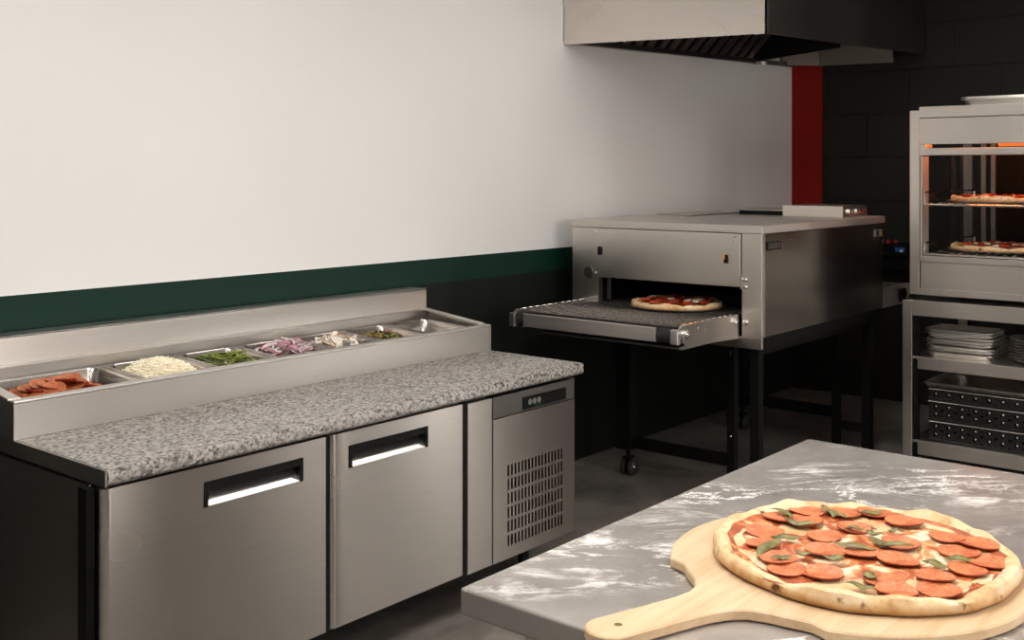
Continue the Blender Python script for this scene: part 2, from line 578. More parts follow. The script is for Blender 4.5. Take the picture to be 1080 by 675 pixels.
# glowing panels added out of view for door streaks and wall fill
def glow_panel(n, x0, x1, y0, y1, z0, z1, axis, s):
    mb = MB()
    if axis == 'Y':
        for a in (x0, x1): mb.box(a - .03, a + .03, y0, y1, z0 - .03, z1 + .03)
        for a in (z0, z1): mb.box(x0 + .03, x1 - .03, y0, y1, a - .03, a + .03)
    else:
        for a in (y0, y1): mb.box(x0, x1, a - .03, a + .03, z0 - .03, z1 + .03)
        for a in (z0, z1): mb.box(x0, x1, y0 + .03, y1 - .03, a - .03, a + .03)
    f = struct(mb.build('glow_panel_%d' % n, M['white_plastic']))
    f['label'] = 'added glowing panel %s' % ('in the grey wall' if axis == 'Y' else 'in the end wall')
    f['category'] = 'glow_panel'
    g = .012
    if axis == 'Y':
        MB().box(x0 + .03, x1 - .03, y0 + g, y1 - g, z0 + .03, z1 - .03).build('glow_face', emit('side_glow_%d' % n, (1, 0.97, 0.93), s), f)
    else:
        MB().box(x0 + g, x1 - g, y0 + .03, y1 - .03, z0 + .03, z1 - .03).build('glow_face', emit('side_glow_%d' % n, (1, 0.97, 0.93), s), f)
glow_panel(1, 6.75, 7.05, YR + .001, YR + .05, 0.2, 2.5, 'Y', PANEL_GLOW * 0.9)
glow_panel(3, 1.8, 4.4, YR + .001, YR + .05, 1.3, 2.8, 'Y', PANEL_GLOW * 0.55)
glow_panel(2, XB - .05, XB - .001, -2.2, -1.9, 0.2, 2.4, 'X', PANEL_GLOW * 1.9)

# ------------------------------------------------------------------ prep counter
LC = 'stainless prep counter with a granite shelf, two doors and a raised pan rail'
pc = thing('prep_counter', (2.55, 3.1, 0), LC, 'prep counter')
# carcass
mb = MB()
mb.box(1.535, 3.57, 2.712, 3.55, .13, .768)
mb.build('body', M['black_metal'], pc)
MB().box(1.515, 1.533, 2.735, 3.58, .11, .768, .004).build('end_panel', M['steel_mid'], pc)
MB().box(3.572, 3.585, 2.72, 3.58, .12, .768, .003).build('end_panel', M['steel_dark'], pc)
MB().box(1.487, 1.512, 2.69, 2.735, .12, .772, .003).build('corner_post', M['black_metal'], pc)
for (x, y) in ((1.62, 2.86), (3.42, 2.80), (1.62, 3.45), (3.42, 3.45)):
    MB().lathe([(.024, .001), (.03, .012), (.022, .03), (.022, .10), (.034, .104), (.034, .129)], (x, y, 0), 20).build('leg', M['black_metal'], pc)
MB().box(3.10, 3.50, 2.80, 3.2, .075, .129).build('drip_tray', M['black_metal'], pc)
# granite worktop with a dark steel end strip
mb = MB()
mb.prism([(2.640, .782), (2.633, .79), (2.633, .817), (2.636, .822), (2.642, .825), (3.16, .825), (3.16, .782)], 'X', 1.517, 3.600)
mb.build('granite_top', M['granite'], pc)
MB().box(1.508, 1.516, 2.634, 3.56, .780, .825, .002).build('end_strip', M['steel_mid'], pc)
# doors with recessed handles
def door(x0, x1, z0, z1, hx0, hx1, curved):
    yf, yb = 2.66, 2.708
    hz0, hz1 = .650, .722
    mb = MB()
    # front skin as a frame around the recess
    rad = .026
    if curved:
        poly = [(x0, yb)] + [(x0 + rad - rad * math.cos(a), yf + rad - rad * math.sin(a)) for a in [i * PI / 2 / 8 for i in range(9)]] + [(hx0, yf), (hx0, yb)]
        mb.prism(poly, 'Z', z0, z1)
    else:
        mb.box(x0, hx0, yf, yb, z0, z1)
    mb.box(hx1, x1, yf, yb, z0, z1)
    mb.box(hx0, hx1, yf, yb, z0, hz0)
    mb.box(hx0, hx1, yf, yb, hz1, z1)
    bmesh.ops.remove_doubles(mb.bm, verts=mb.bm.verts[:], dist=1e-5)
    d = mb.build('door', M['steel_door'], pc)
    mb = MB()   # black bezel lining the recess
    b = .013
    mb.box(hx0 + .0005, hx0 + b, yf - .003, yb - .002, hz0 + .0005, hz1 - .0005)
    mb.box(hx1 - b, hx1 - .0005, yf - .003, yb - .002, hz0 + .0005, hz1 - .0005)
    mb.box(hx0 + b, hx1 - b, yf - .003, yb - .002, hz1 - .022, hz1 - .0005)
    mb.box(hx0 + b, hx1 - b, yb - .008, yb - .002, hz0 + .0005, hz1 - .022)
    mb.build('handle_bezel', M['black'], d)
    mb = MB()   # sloping bright pull plate
    mb.prism([(yf - .002, hz0 + .001), (yf - .002, hz0 + .004), (yb - .010, hz0 + .044), (yb - .010, hz0 + .034)], 'X', hx0 + b + .0005, hx1 - b - .0005)
    mb.build('pull_plate', M['satin_bright'], d, smooth=0)
    return d
door(1.516, 2.271, .155, .768, 1.825, 2.180, True)
door(2.290, 2.905, .155, .768, 2.367, 2.727, True)
for x0, x1 in ((2.2725, 2.2885), (2.9065, 2.9315)):
    MB().box(x0, x1, 2.664, 2.7115, .158, .767).build('gap_shade', M['black'], pc)  # black strips put in as shade in the gaps beside the doors
MB().box(2.933, 3.069, 2.66, 2.71, .147, .764, .003).build('filler_panel', M['steel_door'], pc)
# compressor panel with slotted grille
gx0, gx1, gz0, gz1 = 3.145, 3.494, .187, .503
mb = MB()
px0, px1, pz0, pz1 = 3.073, 3.575, .147, .681
ncol, nrow = 17, 6
xs = [gx0 + (gx1 - gx0) * i / ncol for i in range(ncol + 1)]
zs = [gz0 + (gz1 - gz0) * i / nrow for i in range(nrow + 1)]
mb.box(px0, gx0, 2.66, 2.672, pz0, pz1)
mb.box(gx1, px1, 2.66, 2.672, pz0, pz1)
mb.box(gx0, gx1, 2.66, 2.672, pz0, gz0)
mb.box(gx0, gx1, 2.66, 2.672, gz1, pz1)
for i in range(nrow):
    hgap = .0055
    for j in range(ncol):
        mb.box(xs[j], xs[j] + .0105, 2.66, 2.672, zs[i] + hgap, zs[i + 1] - hgap)
    mb.box(gx0, gx1, 2.66, 2.672, zs[i], zs[i] + hgap)
    mb.box(gx0, gx1, 2.66, 2.672, zs[i + 1] - hgap, zs[i + 1])
g = mb.build('grille_panel', M['steel_door'], pc, smooth=0)
MB().box(3.076, 3.573, 2.676, 2.711, .15, .764).build('cavity', M['black'], pc)
cp = MB().box(3.073, 3.575, 2.66, 2.675, .684, .764, .002).build('control_panel', M['steel_dark'], pc)
MB().box(3.245, 3.515, 2.6565, 2.6598, .690, .738, .001).build('display_window', M['black_metal'], cp)
for x in (3.285, 3.312, 3.340):
    mb = MB(); mb.lathe([(.009, -.0005), (.0115, 0), (.0115, .001)], (x, 2.6555, .716), 14, axis='Y')
    mb.build('display_digit', M['letter'], cp)
for x in (3.318, 3.331, 3.345):
    MB().box(x, x + .005, 2.6555, 2.6562, .697, .701).build('status_dot', M['green_dot'], cp)
MB().box(3.345, 3.351, 2.6585, 2.6597, .752, .757).build('warning_dot', M['orange_dot'], cp)
MB().box(3.497, 3.512, 2.6545, 2.656, .693, .733, .0005).build('switch', M['black'], cp)
# raised pan rail housing
HX0, HX1 = 1.508, 3.600
mb = MB()
mb.box(HX0 + .012, HX1 - .012, 3.130, 3.142, .826, .930)
hb = mb.build('rail_front', M['counter_steel'], pc)
MB().box(HX0, HX1, 3.128, 3.165, .9303, .938, .003).build('rail_lip', M['satin_bright'], pc)  # edge highlight put into a brighter steel
for x0, x1 in ((HX0, HX0 + .012), (HX1 - .012, HX1)):
    MB().prism([(3.129, .826), (3.129, .930), (3.52, .974), (3.52, .826)], 'X', x0, x1).build('rail_end', M['counter_steel'], pc)
for x0, x1 in ((HX0, HX0 + .036), (HX1 - .036, HX1)):
    MB().prism([(3.165, .9345), (3.165, .9405), (3.52, .9805), (3.52, .9745)], 'X', x0, x1).build('rail_end_lip', M['satin'], pc)
# splash riser behind
mb = MB()
mb.prism([(3.520, .826), (3.520, 1.058), (3.524, 1.064), (3.612, 1.066), (3.618, 1.062), (3.618, .826)], 'X', HX0, HX1)
mb.build('riser', M['counter_steel'], pc)
MB().box(HX0, HX1, 3.5195, 3.6185, 1.0665, 1.069, .001).build('riser_ledge', M['satin_bright'], pc)  # thin bright strip added as the highlight line along the riser
MB().box(HX0 + .014, HX1 - .014, 3.500, 3.5195, .90, .972, .003).build('rail_back', M['counter_steel'], pc)
MB().box(HX0 + .014, HX1 - .014, 3.494, 3.5195, .9725, .977, .002).build('rail_back_lip', M['satin_bright'], pc)  # highlight on this ridge comes from its lighter colour
MB().box(HX0 + .014, HX1 - .014, 3.145, 3.498, .780, .800).build('well_floor', M['steel_dark'], pc)
# pan divider frame
def pan_z(y): return .922 + (y - 3.16) * .055
B = [1.56, 1.97, 2.252, 2.515, 2.772, 3.03, 3.29, 3.555]
PY0, PY1 = 3.172, 3.482

def rrect(x0, x1, y0, y1, r, z, n=5, tilt=None):
    pts = []
    for cx, cy, a0 in ((x1 - r, y1 - r, 0), (x0 + r, y1 - r, PI / 2), (x0 + r, y0 + r, PI), (x1 - r, y0 + r, 1.5 * PI)):
        for k in range(n + 1):
            a = a0 + PI / 2 * k / n
            x, y = cx + r * math.cos(a), cy + r * math.sin(a)
            pts.append((x, y, z + (tilt(y) if tilt else 0)))
    return pts
def food_pan(x0, x1, label):
    t = thing('food_pan', ((x0 + x1) / 2, (PY0 + PY1) / 2, pan_z(3.32) - .11), label, 'food pan')
    tl = lambda y: pan_z(y)
    mb = MB()
    x0 += .001; x1 -= .001
    rs = [rrect(x0, x1, PY0, PY1, .022, -.006, tilt=tl), rrect(x0, x1, PY0, PY1, .022, 0, tilt=tl),
          rrect(x0 + .017, x1 - .017, PY0 + .017, PY1 - .017, .035, .001, tilt=tl),
          rrect(x0 + .021, x1 - .021, PY0 + .021, PY1 - .021, .033, -.005, tilt=tl),
          rrect(x0 + .027, x1 - .027, PY0 + .027, PY1 - .027, .03, -.062, tilt=tl),
          rrect(x0 + .031, x1 - .031, PY0 + .031, PY1 - .031, .028, -.064, tilt=tl),
          rrect(x0 + .036, x1 - .036, PY0 + .036, PY1 - .036, .026, -.10, tilt=tl),
          rrect(x0 + .046, x1 - .046, PY0 + .046, PY1 - .046, .02, -.106, tilt=tl)]
    mb.rings(rs, False, True)
    # outer skin
    mb.rings([rrect(x0 + .001, x1 - .001, PY0 + .001, PY1 - .001, .022, -.006, tilt=tl), rrect(x0 + .018, x1 - .018, PY0 + .018, PY1 - .018, .035, -.008, tilt=tl),
              rrect(x0 + .033, x1 - .033, PY0 + .033, PY1 - .033, .026, -.10, tilt=tl), rrect(x0 + .044, x1 - .044, PY0 + .044, PY1 - .044, .02, -.109, tilt=tl)], False, True)
    mb.build('pan', M['pan_steel'], t)
    return t
food_pan(B[0], B[1], 'steel food pan holding pepperoni slices at the near end of the rail')
food_pan(B[1], B[2], 'steel food pan holding the white shredded cheese')
food_pan(B[2], B[3], 'steel food pan holding the green pepper strips')
food_pan(B[3], B[4], 'steel food pan holding the purple sliced onion')
food_pan(B[4], B[5], 'steel food pan holding the white sliced mushrooms')
food_pan(B[5], B[6], 'steel food pan holding the chopped olives and peppers')
food_pan(B[6], B[7], 'empty steel food pan at the far end of the rail')

# ---- food in the pans
def slice_mesh(r=.034, cup=.006):
    mb = MB()
    seg = 28
    top = []
    prof = [(r * .35, cup * .1), (r * .7, cup * .35), (r * .93, cup * .8), (r, cup)]
    def ring(rr, z): return [(rr * math.cos(2 * PI * k / seg) * (1 + .02 * math.sin(3 * k)), rr * math.sin(2 * PI * k / seg), z + .0012 * math.sin(2 * PI * k / seg * 2)) for k in range(seg)]
    th = .002
    mb.mi = 1
    mb.rings([ring(r * .3, -th), ring(r * .7, cup * .3 - th), ring(r * .98, cup * .8 - th), ring(r * 1.0, cup)], True, False)
    mb.mi = 0
    mb.rings([ring(r * 1.0, cup), ring(r * .93, cup * .85), ring(r * .6, cup * .25), ring(r * .3, 0)], False, True)
    return mb
M['pepperoni_deep'] = pepperoni('pepperoni_raw', 0.78)
proto = slice_mesh().build('pepperoni_slice', [M['pepperoni_deep'], M['pep_edge']], origin=(0, 0, 0))
tag(proto, 'round pepperoni slice piled in the steel pan at the near end', 'pepperoni', 'pepperoni slices in the pan')
rnd = random.Random(3)
pcx, pcy = (B[0] + B[1]) / 2 - .015, (PY0 + PY1) / 2
first = True
for layer, (nx, ny, z) in enumerate(((6, 4, -.052), (5, 4, -.034), (5, 3, -.017), (3, 2, -.003))):
    for i in range(nx):
        for j in range(ny):
            o = proto if first else proto.copy()
            if not first: COL.objects.link(o)
            first = False
            sx = (B[1] - B[0] - .15) * (1 - .16 * layer); sy = (PY1 - PY0 - .13) * (1 - .18 * layer)
            x = pcx + (-.5 + (i + .5) / nx) * sx * 1.1 + rnd.uniform(-.006, .006)
            y = pcy + (-.5 + (j + .5) / ny) * sy * 1.1 + rnd.uniform(-.006, .006)
            o.location = (x, y, pan_z(y) + z + .010 * (i % 2) + rnd.uniform(-.003, .003))
            o.rotation_euler = (R(rnd.uniform(4, 34)), R(rnd.uniform(-14, 14)), R(rnd.gauss(10, 75)))

def heap_z(x, y, b0, b1, peak, edge=-.035):
    u = (x - (b0 + b1) / 2) / ((b1 - b0) / 2 - .03)
    v = (y - (PY0 + PY1) / 2) / ((PY1 - PY0) / 2 - .03)
    k = max(0, 1 - (u * u) ** 1.2 * .9 - (v * v) ** 1.2 * .7)
    return pan_z(y) + edge + (peak - edge) * k
def heap_pt(b0, b1, f=.82):
    u, v = rnd.uniform(-1, 1), rnd.uniform(-1, 1)
    return (b0 + b1) / 2 + u * f * ((b1 - b0) / 2 - .03), (PY0 + PY1) / 2 + v * f * ((PY1 - PY0) / 2 - .03)
# shredded cheese: uncountable
mb = MB()
n = 18
grid = [[mb.bm.verts.new((B[1] + .036 + (B[2] - B[1] - .072) * i / n, PY0 + .036 + (PY1 - PY0 - .072) * j / n, 0)) for j in range(n + 1)] for i in range(n + 1)]
for row in grid:
    for v in row:
        v.co.z = heap_z(v.co.x, v.co.y, B[1], B[2], .022) + rnd.uniform(-.003, .003)
for i in range(n):
    for j in range(n):
        mb.bm.faces.new((grid[i][j], grid[i + 1][j], grid[i + 1][j + 1], grid[i][j + 1]))
for k in range(900):
    x, y = heap_pt(B[1], B[2], .9)
    z = heap_z(x, y, B[1], B[2], .022) + rnd.uniform(0, .007)
    a = rnd.uniform(0, PI); L = rnd.uniform(.014, .03); el = rnd.uniform(-.5, .6)
    dx, dy, dz = math.cos(a) * L, math.sin(a) * L, math.sin(el) * L * .6
    bend = rnd.uniform(-.003, .003)
    mb.tube([(x - dx / 2, y - dy / 2, z - dz / 2), (x + bend, y - bend, z + .001), (x + dx / 2, y + dy / 2, z + dz / 2)], .0024, 4)
tag(mb.build('shredded_cheese', M['shred']), 'heap of white shredded cheese in the second pan along the rail', 'shredded cheese', None, 'stuff')

# green pepper strips
def strip_obj(kind):
    mb = MB()
    rng = random.Random(kind)
    L = .062 + .008 * kind; bend = .022 + .006 * kind
    pts = [(-L / 2 + L * t, bend * (1 - (2 * t - 1) ** 2), .003 * math.sin(5 * t + kind)) for t in [i / 10 for i in range(11)]]
    mb.tube(pts, [.003] + [.0056] * 9 + [.003], 8, .55)
    mb.mi = 1
    pts2 = [(x, y - .0042, z + .0004) for x, y, z in pts]
    mb.tube(pts2[1:-1], .0026, 6, .8)
    return mb
protos = []
for k in range(3):
    o = strip_obj(k).build('green_pepper_strip', [M['green_pepper'], M['pepper_flesh']], origin=(0, 0, 0))
    protos.append(o)
for i in range(46):
    src = protos[i % 3]
    o = src if i < 3 else src.copy()
    if i >= 3: COL.objects.link(o)
    x, y = heap_pt(B[2], B[3], .66)
    o.location = (x, y, heap_z(x, y, B[2], B[3], .010, -.045) + rnd.uniform(-.010, .006))
    o.rotation_euler = (R(rnd.uniform(-25, 25)), R(rnd.uniform(-15, 15)), R(rnd.uniform(0, 360)))
    tag(o, 'curved green pepper strip heaped in the third pan along the rail', 'pepper strip', 'green pepper strips in the pan')
# onion strips
def onion_obj(kind):
    mb = MB()
    r = .026 + .006 * kind
    arc = 1.9 - .25 * kind
    pts = [(r * math.cos(-arc / 2 + arc * t), r * math.sin(-arc / 2 + arc * t), .002 * math.sin(4 * t)) for t in [i / 10 for i in range(11)]]
    mb.tube(pts, [.0015] + [.0035] * 9 + [.0015], 6, 1.5)
    mb.mi = 1
    pts2 = [(x * 1.09, y * 1.09, z + .0008) for x, y, z in pts]
    mb.tube(pts2, [.001] + [.0022] * 9 + [.001], 6, 2.0)
    return mb
protos = []
for k in range(4):
    o = onion_obj(k % 3).build('onion_strip', [M['onion'], M['onion_dark'] if k == 3 else M['onion_skin']], origin=(0, 0, 0))
    protos.append(o)
for i in range(64):
    src = protos[i % 4]
    o = src if i < 4 else src.copy()
    if i >= 4: COL.objects.link(o)
    x, y = heap_pt(B[3], B[4], .70)
    o.location = (x, y, heap_z(x, y, B[3], B[4], .020, -.04) + rnd.uniform(-.012, .004))
    o.rotation_euler = (R(rnd.uniform(-35, 35)), R(rnd.uniform(-35, 35)), R(rnd.uniform(0, 360)))
    tag(o, 'curved purple-edged onion strip heaped in the fourth pan along the rail', 'onion strip', 'onion strips in the pan')
# mushroom slices
def mush_obj(s):
    mb = MB()
    cap = [(.026 * math.cos(a), .006 + .019 * math.sin(a)) for a in [PI * i / 12 for i in range(13)]]
    low = [(-.022, .0), (-.012, .003), (-.009, -.002), (-.008, -.016), (-.004, -.019), (.004, -.019), (.008, -.016), (.009, -.002), (.012, .003), (.022, .0)]
    poly = [(x * s, y * s) for x, y in cap + low]
    mb.prism(poly, 'Z', -.0024, .0024)
    mb.mi = 1
    mb.tube([(x * s * 1.02, y * s * 1.02, 0) for x, y in cap], .0026, 6)
    return mb
protos = [mush_obj(s).build('mushroom_slice', [M['mushroom'], M['mushroom_skin']], origin=(0, 0, 0)) for s in (.9, 1.15)]
for i in range(60):
    src = protos[i % 2]
    o = src if i < 2 else src.copy()
    if i >= 2: COL.objects.link(o)
    x, y = heap_pt(B[4], B[5], .68)
    o.location = (x, y, heap_z(x, y, B[4], B[5], .004, -.045) + rnd.uniform(-.012, .005))
    o.rotation_euler = (R(rnd.uniform(-50, 50)), R(rnd.uniform(-50, 50)), R(rnd.uniform(0, 360)))
    tag(o, 'pale mushroom slice heaped in the fifth pan along the rail', 'mushroom slice', 'mushroom slices in the pan')
# chopped olives and peppers
mb = MB()
for k in range(420):
    x, y = heap_pt(B[5], B[6], .66)
    z = heap_z(x, y, B[5], B[6], -.002, -.05) + rnd.uniform(-.012, .006)
    mb.mi = rnd.choice((0, 0, 1, 1, 2))
    s = rnd.uniform(.0035, .007)
    nf = set(mb.bm.faces)
    bmesh.ops.create_icosphere(mb.bm, subdivisions=1, radius=s, matrix=Matrix.Translation((x, y, z)) @ Matrix.Rotation(rnd.uniform(0, 3), 4, 'X') @ Matrix.Diagonal((1.4, 1, .6, 1)))
    for f in mb.bm.faces:
        if f not in nf: f.material_index = mb.mi
tag(mb.build('chopped_relish', [M['olive'], M['relish_green'], M['relish_red']]), 'chopped dark olives with green and red peppers in the sixth pan', 'chopped olives', None, 'stuff')

# ------------------------------------------------------------------ conveyor oven
OX0, OX1, OY0, OY1, OZ0, OZ1 = 4.69, 6.17, 2.398, 3.497, .822, 1.347
ov = thing('conveyor_oven', (5.43, 2.95, .767), 'wide stainless conveyor pizza oven with a pizza riding out on its belt', 'oven')
MB().box(OX0, OX1 - .01, OY0, OY0 + .012, OZ0, 1.306, .003).build('side_panel', steel('oven_side_steel', (0.34, 0.315, 0.29), .2, .30, (140, 2, 2), .6), ov)  # darker than the front steel: dim room reflection put into the colour
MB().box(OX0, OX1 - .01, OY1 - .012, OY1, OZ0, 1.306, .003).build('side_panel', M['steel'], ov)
mb = MB().box(OX0 - .006, OX0 + .03, OY0 - .002, 2.501, OZ0, 1.308, .003)
mb.build('front_upright', M['steel'], ov)
MB().box(OX0 - .006, OX0 + .03, 3.329, OY1 + .002, OZ0, 1.308, .003).build('front_upright', M['steel'], ov)
fl = MB().box(OX0 - .020, OX0 - .006, 2.503, 3.362, 1.053, 1.306, .004).build('flap_door', M['steel'], ov)
mb = MB()
mb.box(OX0 - .034, OX0 - .0205, 3.300, 3.318, 1.168, 1.212, .004)
mb.build('latch', M['black'], fl)
mb = MB()
mb.mi = 0; mb.box(OX0 - .032, OX0 - .0205, 2.567, 2.585, 1.165, 1.205, .003)
mb.mi = 1; mb.box(OX0 - .034, OX0 - .0325, 2.577, 2.588, 1.182, 1.206)
mb.build('latch', [M['black'], M['orange_dot']], fl)
mb = MB()
for y, z in ((2.53, 1.29), (2.53, 1.275), (3.335, 1.29), (3.335, 1.075)):
    mb.lathe([(.004, 0), (.006, .003), (.006, .006)], (OX0 - .0265, y, z), 10, axis='X')
mb.build('screw', M['chrome'], fl)
MB().lathe([(.0, -.003), (.03, -.003), (.032, .0), (.032, .012)], (OX0 - .02, 3.383, 1.073), 24, axis='X').build('pivot_knob', M['steel_dark'], ov)
mb = MB()
mb.box(OX0 - .026, OX0 - .0065, 2.488, 2.500, 1.045, 1.11, .002)
for z in (1.09, 1.055):
    mb.lathe([(.004, -.004), (.009, 0), (.009, .008)], (OX0 - .016, 2.478, z), 12, axis='X')
mb.build('hinge', M['chrome'], ov)
mb = MB()
for y in (2.478, 3.345):
    mb.lathe([(.006, -.01), (.013, -.006), (.013, .004)], (OX0 - .010, y, .888), 12, axis='X')
mb.build('bolt', M['chrome'], ov)
# top cap
mb = MB().box(OX0 - .012, OX1 + .005, OY0 - .008, OY1 + .006, 1.309, OZ1, .003)
mb.build('top_cap', M['satin'], ov)
# dark heating chamber
mb = MB()
mb.box(OX0 + .03, OX1 - .02, OY0 + .013, OY0 + .06, OZ0 + .01, 1.30)
mb.box(OX0 + .03, OX1 - .02, OY1 - .16, OY1 - .013, OZ0 + .01, 1.30)
mb.box(OX0 + .0, OX1 - .02, OY0 + .062, OY1 - .162, 1.06, 1.30)
mb.box(OX0 + .03, OX1 - .02, OY0 + .062, OY1 - .162, OZ0 + .002, .86)
mb.box(OX1 - .03, OX1 - .012, OY0 + .013, OY1 - .013, OZ0 + .002, 1.30)
mb.build('chamber', M['black'], ov)
MB().box(OX0 + .06, OX0 + .075, 3.300, 3.325, .93, 1.055).build('guide_strip', M['steel_dark'], ov)
# base rim
MB().box(OX0 - .008, OX0 + .004, OY0 - .003, OY1, .767, OZ0 - .001, .002).build('base_plate', M['steel'], ov)
mb = MB()
mb.box(OX0 + .005, OX1 - .01, OY0 + .003, OY0 + .05, .768, OZ0 - .001)
mb.box(OX0 + .005, OX1 - .01, OY1 - .05, OY1 - .003, .768, OZ0 - .001)
mb.box(OX0 + .005, OX1 - .01, OY0 + .051, OY1 - .051, .79, OZ0 - .001)
mb.build('base_frame', M['black_metal'], ov)
# name plate with worn pale letters
npn = MB().box(4.733, 4.876, OY0 - .005, OY0 - .0005, 1.229, 1.268, .001).build('name_plate', M['black'], ov)
mb = MB()
for k, (wd, gap) in enumerate(((.014, 1), (.016, 0), (.013, 1), (.015, 0), (.013, 1), (.015, 0))):
    x = 4.745 + k * .0205
    for zz in ((1.238, 1.257) if gap else (1.238, 1.2475, 1.257)):
        mb.box(x, x + wd, OY0 - .0062, OY0 - .0052, zz, zz + .0035)
    mb.box(x, x + .004, OY0 - .0062, OY0 - .0052, 1.2385, 1.2600)
mb.build('lettering', M['letter'], npn, smooth=0)
sw = MB().box(6.034, 6.145, OY0 - .005, OY0 - .0005, 1.233, 1.276, .002).build('rating_label', M['alu'], ov)
mb = MB()
mb.mi = 0; mb.box(6.065, 6.085, OY0 - .0062, OY0 - .0052, 1.242, 1.268)
mb.mi = 1; mb.box(6.105, 6.125, OY0 - .0062, OY0 - .0052, 1.240, 1.252)
mb.mi = 2; mb.box(6.105, 6.120, OY0 - .0062, OY0 - .0052, 1.256, 1.264)
mb.build('label_print', [M['black'], M['yellow_dot'], M['orange_dot']], sw, smooth=0)
# control housing on the roof
cb = MB().box(5.75, 6.09, 2.46, 2.815, OZ1 + .0005, 1.411, .003).build('control_box', M['steel'], ov)
mb = MB()
mb.mi = 0
for x in (5.83, 5.865, 5.93, 5.965):
    mb.lathe([(.010, -.014), (.014, -.012), (.014, -.0005)], (x, 2.46, 1.381), 12, axis='Y')
mb.mi = 1; mb.box(6.0, 6.045, 2.452, 2.4595, 1.372, 1.384)
mb.build('control_knob', [M['chrome'], M['red_light']], cb)
rc = MB().box(5.86, 6.14, 2.84, 3.16, 1.372, 1.378, .002).build('roof_cover', M['steel_top'], ov)
MB().box(5.868, 6.13, 2.85, 3.15, OZ1 + .0005, 1.3715).build('cover_shade', M['black'], rc)  # black block stands in for the shade under the raised cover
MB().box(5.45, 6.15, 3.22, 3.46, OZ1 + .0005, 1.354, .003).build('roof_cover', M['steel_top'], ov)
# front conveyor
def sidepoly(): return [(OX0 - .009, .926), (4.165, .926), (4.145, .912), (4.145, .875), (4.20, .830), (OX0 - .009, .812)]
CY0, CY1 = 2.511, 3.455
mb = MB(); mb.prism(sidepoly(), 'Y', CY0, CY0 + .012)
sp = mb.build('conveyor_side', M['steel'], ov, smooth=20)
mb = MB()
mb.lathe([(.010, -.020), (.016, -.016), (.016, -.008), (.024, -.006), (.024, 0)], (4.185, CY0, .885), 16, axis='Y')
for x, z in ((4.30, .90), (4.37, .885), (4.17, .85)):
    mb.lathe([(.004, -.004), (.005, 0)], (x, CY0, z), 10, axis='Y')
mb.lathe([(.008, -.012), (.013, -.010), (.013, 0)], (4.64, CY0, .89), 14, axis='Y')
mb.build('axle_bolt', M['chrome'], sp)
mb = MB(); mb.prism(sidepoly(), 'Y', CY1 - .012, CY1)
mb.build('conveyor_side', M['steel'], ov, smooth=20)
MB().box(4.125, 4.139, CY0 + .115, CY1 - .075, .848, .912, .003).build('front_rail', M['satin'], ov)
for y0, y1 in ((CY0 - .004, CY0 + .034), (CY1 - .028, CY1 + .006)):
    MB().box(4.115, 4.143, y0, y1, .845, .912, .004).build('bearing_block', M['alu'], ov)
for y0, y1 in ((CY0 + .036, CY0 + .114), (CY1 - .074, CY1 - .029)):
    MB().lathe([(.020, y0), (.033, y0 + .004), (.033, y0 + .03), (.029, y0 + .034), (.033, y0 + .038), (.033, y1 - .002), (.020, y1)] if y1 - y0 > .06 else [(.020, y0), (.033, y0 + .004), (.033, y1 - .004), (.020, y1)], (4.16, 0, .878), 18, axis='Y').build('end_roller', M['rubber'], ov)
mb = MB()
x = 4.158
while x < 5.5:
    mb.tube([(x, CY0 + .02, .919), (x, CY1 - .02, .919)], .0022, 5)
    x += .0215
y = CY0 + .02
while y < CY1 - .01:
    pts = []
    mb.tube([(4.155, y, .921), (5.5, y, .921)], .002, 5)
    y += .0365
mb.build('wire_belt', M['belt'], ov)
MB().box(4.16, 5.5, CY0 + .02, CY1 - .02, .893, .905).build('belt_bed', M['black_metal'], ov)
mb = MB()
for yy in (CY0 + .016, CY1 - .016):
    x = 4.19
    while x < 4.67:
        mb.tube([(x, yy, .926), (x + .028, yy, .926)], .0028, 6)
        x += .052
mb.build('belt_edge', M['chrome'], ov)
MB().prism([(4.22, .818), (4.26, .802), (OX0 - .01, .802), (OX0 - .01, .811)], 'Y', CY0 + .06, CY1 - .05).build('crumb_tray', M['steel'], ov)
# rear conveyor
mb = MB().box(OX1 + .006, 6.88, 2.511, 2.523, .785, .905, .003)
mb.box(OX1 + .006, 6.88, CY1 - .012, CY1, .785, .905, .003)
mb.box(6.88, 6.892, 2.511, CY1, .83, .90, .003)
rs = mb.build('exit_conveyor', M['satin'], ov)
mb = MB()
x = OX1 + .02
while x < 6.86:
    mb.tube([(x, 2.525, .900), (x, CY1 - .014, .900)], .003, 5)
    x += .03
mb.build('wire_belt', M['alu'], ov)
MB().box(6.70, 6.78, 2.49, 2.510, .80, .88, .003).build('drive_cover', M['black_metal'], ov)
mb = MB(); mb.lathe([(.012, -.012), (.016, 0)], (6.79, 2.505, .845), 12, axis='Y')
mb.build('stop_button', M['red_light'], ov)

# oven stand
st = thing('oven_stand', (5.43, 2.95, 0), 'black steel stand on wheels carrying the conveyor oven', 'oven stand')
legs = [(4.745, 2.455, .024, .001), (4.85, 2.64, .021, .001), (6.08, 2.64, .021, .001), (6.08, 2.455, .026, .001), (4.85, 3.26, .045, .14), (6.15, 3.28, .03, .14)]
for x, y, r, z0 in legs:
    MB().box(x - r, x + r, y - r, y + r, z0, .764, .003).build('leg', M['black_metal'], st)
for q in ((4.83, 4.87, 2.662, 3.214, .15, .205), (6.13, 6.17, 2.662, 3.249, .165, .225), (4.75, 4.845, 2.48, 2.617, .04, .07), (6.06, 6.10, 2.48, 2.618, .12, .165)):
    MB().box(*q, .003).build('cross_bar', M['black_metal'], st)
for q in ((4.90, 6.10, 3.24, 3.28, .725, .764), (4.78, 6.04, 2.44, 2.47, .728, .764)):
    MB().box(*q, .003).build('top_rail', M['black_metal'], st)
mb = MB()
